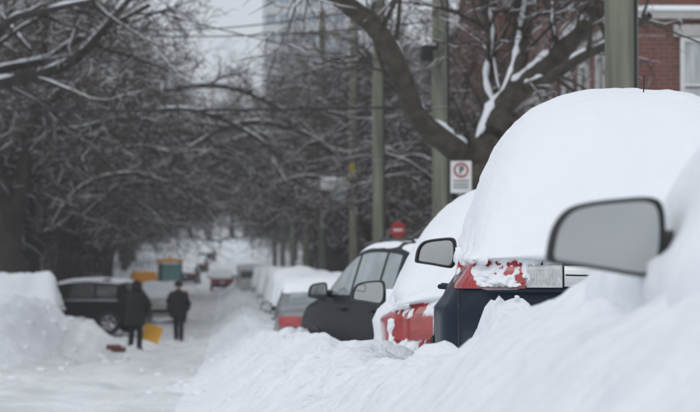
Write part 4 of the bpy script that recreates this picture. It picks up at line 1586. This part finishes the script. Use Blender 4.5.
def tower():
    a, b = P(264, 250, 430), P(346, 250, 430)
    zb = 3.0
    w, hgt, d = b.x - a.x, 44.0, 14.0
    root = thing('apartment_tower', 'pale grey apartment tower with blue window bands rising beyond the trees', 'building', (a.x, 430, zb))
    MB().box((w / 2, d / 2, hgt / 2), (w, d, hgt)).build('wall', 'concrete', root)
    MB().box((w * 0.42, d / 2, hgt + 1.5), (w * 0.5, d * 0.6, 3), 0.05).build('plant_room', 'concrete', root)
    MB().box((w / 2, d / 2, hgt + 0.2), (w + 0.5, d + 0.5, 0.4)).build('roof', 'concrete', root)
    proto = None
    for f in range(13):
        z = 3 + f * 3.1
        for c in range(6):
            x = w * (c + 0.5) / 6
            if proto is None:
                wo2 = MB().box((0, -0.03, 0), (w / 6 * 0.74, 0.12, 1.75)).build('window', 'towerglass', root)
                fr = MB()
                ww, hh = w / 6 * 0.74, 1.75
                for cx, cz, sx, sz in ((-ww / 2, 0, .1, hh + .1), (ww / 2, 0, .1, hh + .1), (0, hh / 2, ww - .1, .1), (0, -hh / 2, ww - .1, .1), (0, 0, .08, hh - .1)):
                    fr.box((cx, -0.09, cz), (sx, 0.1, sz))
                f2 = fr.build('frame', 'signwhite', wo2)
                wo2.location = (x, 0, z)
                proto = (wo2.data, f2.data)
            else:
                o1 = bpy.data.objects.new('window', proto[0])
                COL.objects.link(o1)
                o1.parent = root
                o1.location = (x, 0, z)
                o2 = bpy.data.objects.new('frame', proto[1])
                COL.objects.link(o2)
                o2.parent = o1


tower()


# ------------------------------------------------------------------ sidewalk plough
def plough():
    Y = 138
    c = P(164, 300, Y)
    zg = ground(c.x, Y)
    root = thing('snow_plough', 'small orange snow plough with teal glazed cab beyond the cream sedan', 'plough', (c.x, Y, zg), math.radians(8))
    MB().box((-0.15, 1.2, 0.85), (2.1, 3.0, 0.7), 0.08, taper=0.94).build('body', 'orange', root, True)
    MB().box((-0.95, 0.4, 1.45), (1.3, 1.5, 0.8), 0.1, taper=0.88).build('engine_cover', 'orange', root, True)
    cab = MB()
    for sx in (-0.5, 0.5):
        for sy in (-0.1, 1.1):
            cab.box((sx + 0.35, sy, 1.75), (0.06, 0.06, 1.15))
    co = cab.build('cab', 'black', root)
    MB().box((0.35, -0.14, 1.72), (0.92, 0.03, 1.0)).build('rear_pane', 'teal_glass', co)
    MB().box((0.35, 1.14, 1.72), (0.92, 0.03, 1.0)).build('front_pane', 'teal_glass', co)
    for sx in (-1, 1):
        MB().box((0.35 + sx * 0.53, 0.5, 1.72), (0.03, 1.1, 1.0)).build('side_pane', 'teal_glass', co)
    MB().box((0.35, 0.5, 2.38), (1.2, 1.5, 0.16), 0.05).build('roof', 'orange', root, True)
    MB().lathe([(0.0, 0.2), (0.07, 0.18), (0.08, 0.0)], (0.35, 0.5, 2.46), n=10).build('beacon', 'yellow', root, True)
    for sx in (-1, 1):
        tr = MB()
        prof = [(0.2, 0.0), (2.2, 0.0), (2.55, 0.3), (2.4, 0.6), (0.0, 0.6), (-0.2, 0.3)]
        n = len(prof)
        V = [(sx * 0.75 - 0.16, a, b) for a, b in prof] + [(sx * 0.75 + 0.16, a, b) for a, b in prof]
        tr.add(V, [list(range(n)), list(range(n, 2 * n))] + [[i, (i + 1) % n, (i + 1) % n + n, i + n] for i in range(n)])
        tr.build('track', 'rubber', root)
        MB().box((sx * 0.95, 0.3, 0.78), (0.4, 1.2, 0.3), 0.06).build('fender', 'yellow', root, True)
    bl = MB()
    pts = [(0.35 * math.cos(t) - 0.35, 0.45 + 0.45 * math.sin(t)) for t in np.linspace(-1.2, 1.2, 9)]
    V = [(x, 3.1 + a, b) for x in (-1.1, 1.1) for a, b in pts]
    V += [(v[0], v[1] + 0.05, v[2]) for v in V]
    Fc = [[i, i + 1, i + 10, i + 9] for i in range(8)] + [[i + 18, i + 27, i + 28, i + 19] for i in range(8)]
    bl.add(V, Fc)
    bl.build('plough_blade', 'orange', root, True)


plough()


# ------------------------------------------------------------------ people
def skin_body(name, joints, edges, parent, mats):
    """one continuous skinned surface; joints: name -> (pos, (rx, ry))"""
    names = list(joints)
    me = bpy.data.meshes.new(name)
    me.from_pydata([joints[n][0] for n in names], [(names.index(a), names.index(b)) for a, b in edges], [])
    o = bpy.data.objects.new(name, me)
    COL.objects.link(o)
    o.modifiers.new('skin', 'SKIN')
    sv = me.skin_vertices[0].data
    for i, n in enumerate(names):
        sv[i].radius = joints[n][1]
        sv[i].use_root = (n == 'pelvis')
    ss = o.modifiers.new('sub', 'SUBSURF')
    ss.levels = 2
    ss.render_levels = 2
    dg = bpy.context.evaluated_depsgraph_get()
    ev = o.evaluated_get(dg)
    m2 = bpy.data.meshes.new_from_object(ev)
    bpy.data.objects.remove(o)
    o = bpy.data.objects.new(name, m2)
    COL.objects.link(o)
    o.parent = parent
    m2.materials.clear()
    for m in mats:
        m2.materials.append(M[m])
    for p in m2.polygons:
        p.use_smooth = True
    return o


def loft(rings, n=18):
    """closed-section loft; rings: (cx, cy, z, rx, ry)"""
    mb = MB()
    V, Fc = [], []
    for cx, cy, z, rx, ry in rings:
        for k in range(n):
            a = 2 * math.pi * k / n
            w = 1 + 0.03 * math.sin(3 * a + z * 9) + 0.02 * math.sin(7 * a + z * 23)
            V.append((cx + rx * w * math.cos(a), cy + ry * w * math.sin(a), z))
    for i in range(len(rings) - 1):
        for k in range(n):
            Fc.append([i * n + k, i * n + (k + 1) % n, (i + 1) * n + (k + 1) % n, (i + 1) * n + k])
    Fc.append(list(range(n))[::-1])
    Fc.append([(len(rings) - 1) * n + k for k in range(n)])
    return mb.add(V, Fc)


def fingers(J, E, hand, dirv, side_v, nm):
    """five short chains from the palm"""
    h = Vector(J[hand][0])
    d, s_ = Vector(dirv).normalized(), Vector(side_v).normalized()
    for i, (off, ln) in enumerate(((-0.03, 0.06), (-0.01, 0.075), (0.01, 0.07), (0.03, 0.055))):
        a = h + s_ * off + d * 0.05
        b = a + d * ln * 0.5 + s_.cross(d) * 0.012
        c = b + (d * 0.6 + s_.cross(d) * 0.6).normalized() * ln * 0.5
        J[f'{nm}{i}a'] = (a, (0.009, 0.009))
        J[f'{nm}{i}b'] = (b, (0.0085, 0.0085))
        J[f'{nm}{i}c'] = (c, (0.007, 0.007))
        E += [(hand, f'{nm}{i}a'), (f'{nm}{i}a', f'{nm}{i}b'), (f'{nm}{i}b', f'{nm}{i}c')]
    a = h + s_ * 0.045 + d * 0.005
    b = a + (d * 0.8 + s_ * 0.5).normalized() * 0.04
    J[f'{nm}ta'] = (a, (0.011, 0.011))
    J[f'{nm}tb'] = (b, (0.009, 0.009))
    E += [(hand, f'{nm}ta'), (f'{nm}ta', f'{nm}tb')]


def person(label, loc, rotz, pose, group='people in dark winter clothes'):
    """faces local +y"""
    root = thing('person', label, 'person', loc, rotz, group)
    lean = pose['lean']

    def up(x, y, z):                       # lean the upper body about the hip
        h = z - 0.92
        return (x, y + h * math.sin(lean), 0.92 + h * math.cos(lean))
    J = {'pelvis': ((0, 0, 0.94), (0.15, 0.11)), 'waist': (up(0, 0.0, 1.10), (0.14, 0.10)), 'chest': (up(0, 0.0, 1.32), (0.16, 0.115)),
         'neck0': (up(0, 0.0, 1.46), (0.065, 0.06)), 'neck': (up(0, 0.015, 1.53), (0.055, 0.055)), 'head': (up(0, 0.03, 1.63), (0.085, 0.1)), 'crown': (up(0, 0.02, 1.72), (0.07, 0.085)),
         'nose': (up(0, 0.125, 1.625), (0.014, 0.014))}
    E = [('pelvis', 'waist'), ('waist', 'chest'), ('chest', 'neck0'), ('neck0', 'neck'), ('neck', 'head'), ('head', 'crown'), ('head', 'nose')]
    for sd, nm in ((-1, 'l'), (1, 'r')):
        k, a, t = pose[nm + '_leg']
        J['hip' + nm] = ((sd * 0.09, 0, 0.88), (0.105, 0.11))
        J['knee' + nm] = (k, (0.082, 0.085))
        J['ank' + nm] = (a, (0.07, 0.072))
        J['toe' + nm] = (t, (0.045, 0.035))
        E += [('pelvis', 'hip' + nm), ('hip' + nm, 'knee' + nm), ('knee' + nm, 'ank' + nm), ('ank' + nm, 'toe' + nm)]
        e, w = pose[nm + '_arm']
        J['sho' + nm] = (up(sd * 0.19, 0, 1.42), (0.075, 0.075))
        J['elb' + nm] = (e, (0.055, 0.055))
        J['wri' + nm] = (w, (0.038, 0.038))
        d = (Vector(w) - Vector(e)).normalized()
        hnd = Vector(w) + d * 0.06
        J['han' + nm] = (hnd, (0.038, 0.028))
        E += [('chest', 'sho' + nm), ('sho' + nm, 'elb' + nm), ('elb' + nm, 'wri' + nm), ('wri' + nm, 'han' + nm)]
        fingers(J, E, 'han' + nm, d, Vector((sd * 0.1, 1, 0)) if abs(d.z) > 0.5 else Vector((1, 0, 0)), nm + 'f')
    b = skin_body('body', J, E, root, ['trouser', 'coat_black', 'skin'])
    wl, wr = Vector(J['hanl'][0]), Vector(J['hanr'][0])
    for p in b.data.polygons:
        c = p.center
        if min((c - wl).length, (c - wr).length) < 0.14 and pose['bare_hands']:
            p.material_index = 2
        elif c.z > 0.92 + 0.61 * math.cos(lean) and c.y > J['head'][0][1] - 0.02:
            p.material_index = 2
        elif c.z > 0.93 or min((c - wl).length, (c - wr).length) < 0.5 and abs(c.x) > 0.2:
            p.material_index = 1
    # coat skirt over hips and torso, with sleeves left to the body
    rings = []
    for z, rx, ry in ((0.68, 0.225, 0.185), (0.78, 0.22, 0.18), (0.92, 0.205, 0.165), (1.06, 0.20, 0.16), (1.2, 0.215, 0.165), (1.34, 0.225, 0.165), (1.42, 0.205, 0.145), (1.48, 0.13, 0.11), (1.53, 0.09, 0.09)):
        q = up(0, 0, z)
        rings.append((q[0], q[1], q[2], rx * 1.14, ry * 1.16))
    loft(rings).build('coat', 'coat_black', root, True)
    for sd, nm in ((-1, 'l'), (1, 'r')):
        s0, e, w = (Vector(J[k + nm][0]) for k in ('sho', 'elb', 'wri'))
        MB().tube([s0 + Vector((-sd * 0.05, 0, 0.01)), s0.lerp(e, 0.35), e, e.lerp(w, 0.5), w], [0.10, 0.105, 0.095, 0.085, 0.07], 12).build('sleeve', 'coat_black', root, True)
        t, a = Vector(J['toe' + nm][0]), Vector(J['ank' + nm][0])
        bt = MB()
        bt.box(((t.x + a.x) / 2, (t.y + a.y) / 2 + 0.01, 0.055), (0.105, 0.29, 0.11), 0.04)
        bt.tube([(a.x, a.y, 0.05), (a.x, a.y, 0.22)], [0.07, 0.075], 12)
        bt.build('boot', 'black', root, True)
    hd = Vector(J['head'][0])
    if pose['hood']:
        bm = bmesh.new()
        bmesh.ops.create_uvsphere(bm, u_segments=18, v_segments=12, radius=1)
        for v in list(bm.verts):
            if v.co.y > 0.62:
                bm.verts.remove(v)
                continue
            v.co = Vector((v.co.x * 0.14, v.co.y * 0.155, v.co.z * 0.175)) + hd + Vector((0, -0.01, 0.02))
        me = bpy.data.meshes.new('hood')
        bm.to_mesh(me)
        bm.free()
        me.materials.append(M['coat_black'])
        for p in me.polygons:
            p.use_smooth = True
        h = bpy.data.objects.new('hood', me)
        COL.objects.link(h)
        h.parent = root
    else:
        mb = MB().lathe([(0.118, -0.02), (0.125, 0.03), (0.115, 0.09), (0.08, 0.135), (0.0, 0.15)], tuple(hd + Vector((0, -0.015, 0.02))), n=18)
        mb.build('cap', 'hair', root, True)
        for sd in (-1, 1):
            MB().lathe([(0.0, 0.014), (0.010, 0.010), (0.013, 0.0)], tuple(hd + Vector((sd * 0.035, 0.098, 0.012))), 'Y', 10).build('eye', 'hair', root, True)
            MB().lathe([(0.0, 0.03), (0.03, 0.02), (0.034, 0.0)], tuple(hd + Vector((sd * 0.1, -0.0, -0.01))), 'X', 10).build('ear', 'skin', root, True)
        MB().box(tuple(hd + Vector((0, 0.1, -0.05))), (0.05, 0.02, 0.012), 0.004).build('mouth', 'debris', root)
    return root


Yn = 70.0
pn_ = P(135, 350, Yn)
zn = ground(pn_.x, Yn)
near_p = person('person in black hooded coat seen from behind, working with the yellow shovel', (pn_.x, Yn, zn - 0.02), math.radians(-12), dict(
    lean=0.20, l_leg=((-0.10, 0.05, 0.50), (-0.11, -0.02, 0.10), (-0.12, 0.14, 0.05)), r_leg=((0.10, 0.09, 0.50), (0.10, 0.03, 0.10), (0.11, 0.20, 0.05)),
    l_arm=((-0.31, 0.14, 1.18), (-0.18, 0.38, 1.08)), r_arm=((0.31, 0.15, 1.16), (0.20, 0.36, 0.98)), hood=True, bare_hands=False))
Yf = 84.0
pf_ = P(178.5, 338, Yf)
zf_ = ground(pf_.x, Yf)
person('person in dark jacket and cap walking this way down the middle of the street', (pf_.x, Yf, zf_ - 0.02), math.radians(180 - 4), dict(
    lean=0.02, l_leg=((-0.09, 0.10, 0.50), (-0.09, 0.06, 0.10), (-0.10, 0.24, 0.05)), r_leg=((0.08, 0.02, 0.50), (0.08, -0.12, 0.11), (0.09, 0.04, 0.05)),
    l_arm=((-0.30, -0.04, 1.14), (-0.27, 0.10, 0.92)), r_arm=((0.30, -0.03, 1.14), (0.28, 0.09, 0.90)), hood=False, bare_hands=False))

# shovel: gripped by the near person
R_ = Matrix.Rotation(math.radians(-12), 4, 'Z')
h1 = R_ @ Vector((-0.14, 0.43, 1.09)) + Vector((pn_.x, Yn, zn))
h2 = R_ @ Vector((0.19, 0.42, 0.93)) + Vector((pn_.x, Yn, zn))
sc_p = P(152, 333, Yn + 0.45)
dirn = (sc_p - h1).normalized()
top_ = h1 - dirn * 0.28
sh = thing('snow_shovel', 'yellow snow shovel held by the person in the black hooded coat', 'shovel', tuple(sc_p))
MB().tube([top_ - sc_p, dirn * -0.18], 0.017, 8).build('handle', 'wood', sh, True)
sidev = dirn.cross(Vector((0, 1, 0))).normalized()
MB().tube([top_ - sc_p - sidev * 0.07, top_ - sc_p + sidev * 0.07], 0.018, 8).build('grip', 'black', sh, True)
# curved scoop facing the viewer
u_ = Vector((0.94, 0.05, -0.33)).normalized()
v_ = Vector((0.33, -0.1, 0.94)).normalized()
w_ = u_.cross(v_).normalized()
rows = []
for i in range(9):
    a = i / 8 - 0.5
    rows.append([u_ * (b / 8 - 0.5) * 0.46 + v_ * a * 0.42 + w_ * (0.28 * a * a + 0.10 * (b / 8 - .5) ** 2) for b in range(9)])
o_ = np.array([[list(v) for v in r] for r in rows])
mk('scoop', *slab(o_, o_ + np.array(list(w_)) * 0.012), 'yellow', sh, False)
rib = MB()
for b in (-0.12, 0, 0.12):
    rib.tube([u_ * b + v_ * a * 0.4 + w_ * (0.28 * a * a - 0.004) for a in np.linspace(-.48, .48, 7)], 0.008, 5)
rib.build('stiffening_ribs', 'yellow', sh, True)

# brown scrap half buried in the heap
dp = P(114, 342, 64.5)
dz = ground(dp.x, 64.5)
sb_ = MB().box((0, 0, 0.03), (0.34, 0.2, 0.12), 0.03, rz=0.3, rx=0.25).box((0.16, 0.03, 0.0), (0.2, 0.16, 0.1), 0.03, rz=-0.4)
so_ = sb_.build('scrap_piece', 'debris', None, True, loc=(dp.x, 64.5, dz))
tag(so_, 'red brown scrap half buried in the snow heap near the shoveller', 'scrap')

# ------------------------------------------------------------------ cold misty air
hz = MB().box((0, 320, 27.5), (560, 800, 59)).build('haze', 'snow')
hz.data.materials.clear()
hm = bpy.data.materials.new('haze')
hm.use_nodes = True
ht = hm.node_tree
ht.nodes.clear()
vo = ht.nodes.new('ShaderNodeVolumePrincipled')
vo.inputs['Color'].default_value = (0.93, 0.94, 0.96, 1)
vo.inputs['Density'].default_value = 0.00042
vo.inputs['Anisotropy'].default_value = 0.2
mo_ = ht.nodes.new('ShaderNodeOutputMaterial')
ht.links.new(vo.outputs[0], mo_.inputs['Volume'])
hz.data.materials.append(hm)
tag(hz, 'thin cold winter haze filling the street', 'haze', kind='stuff')
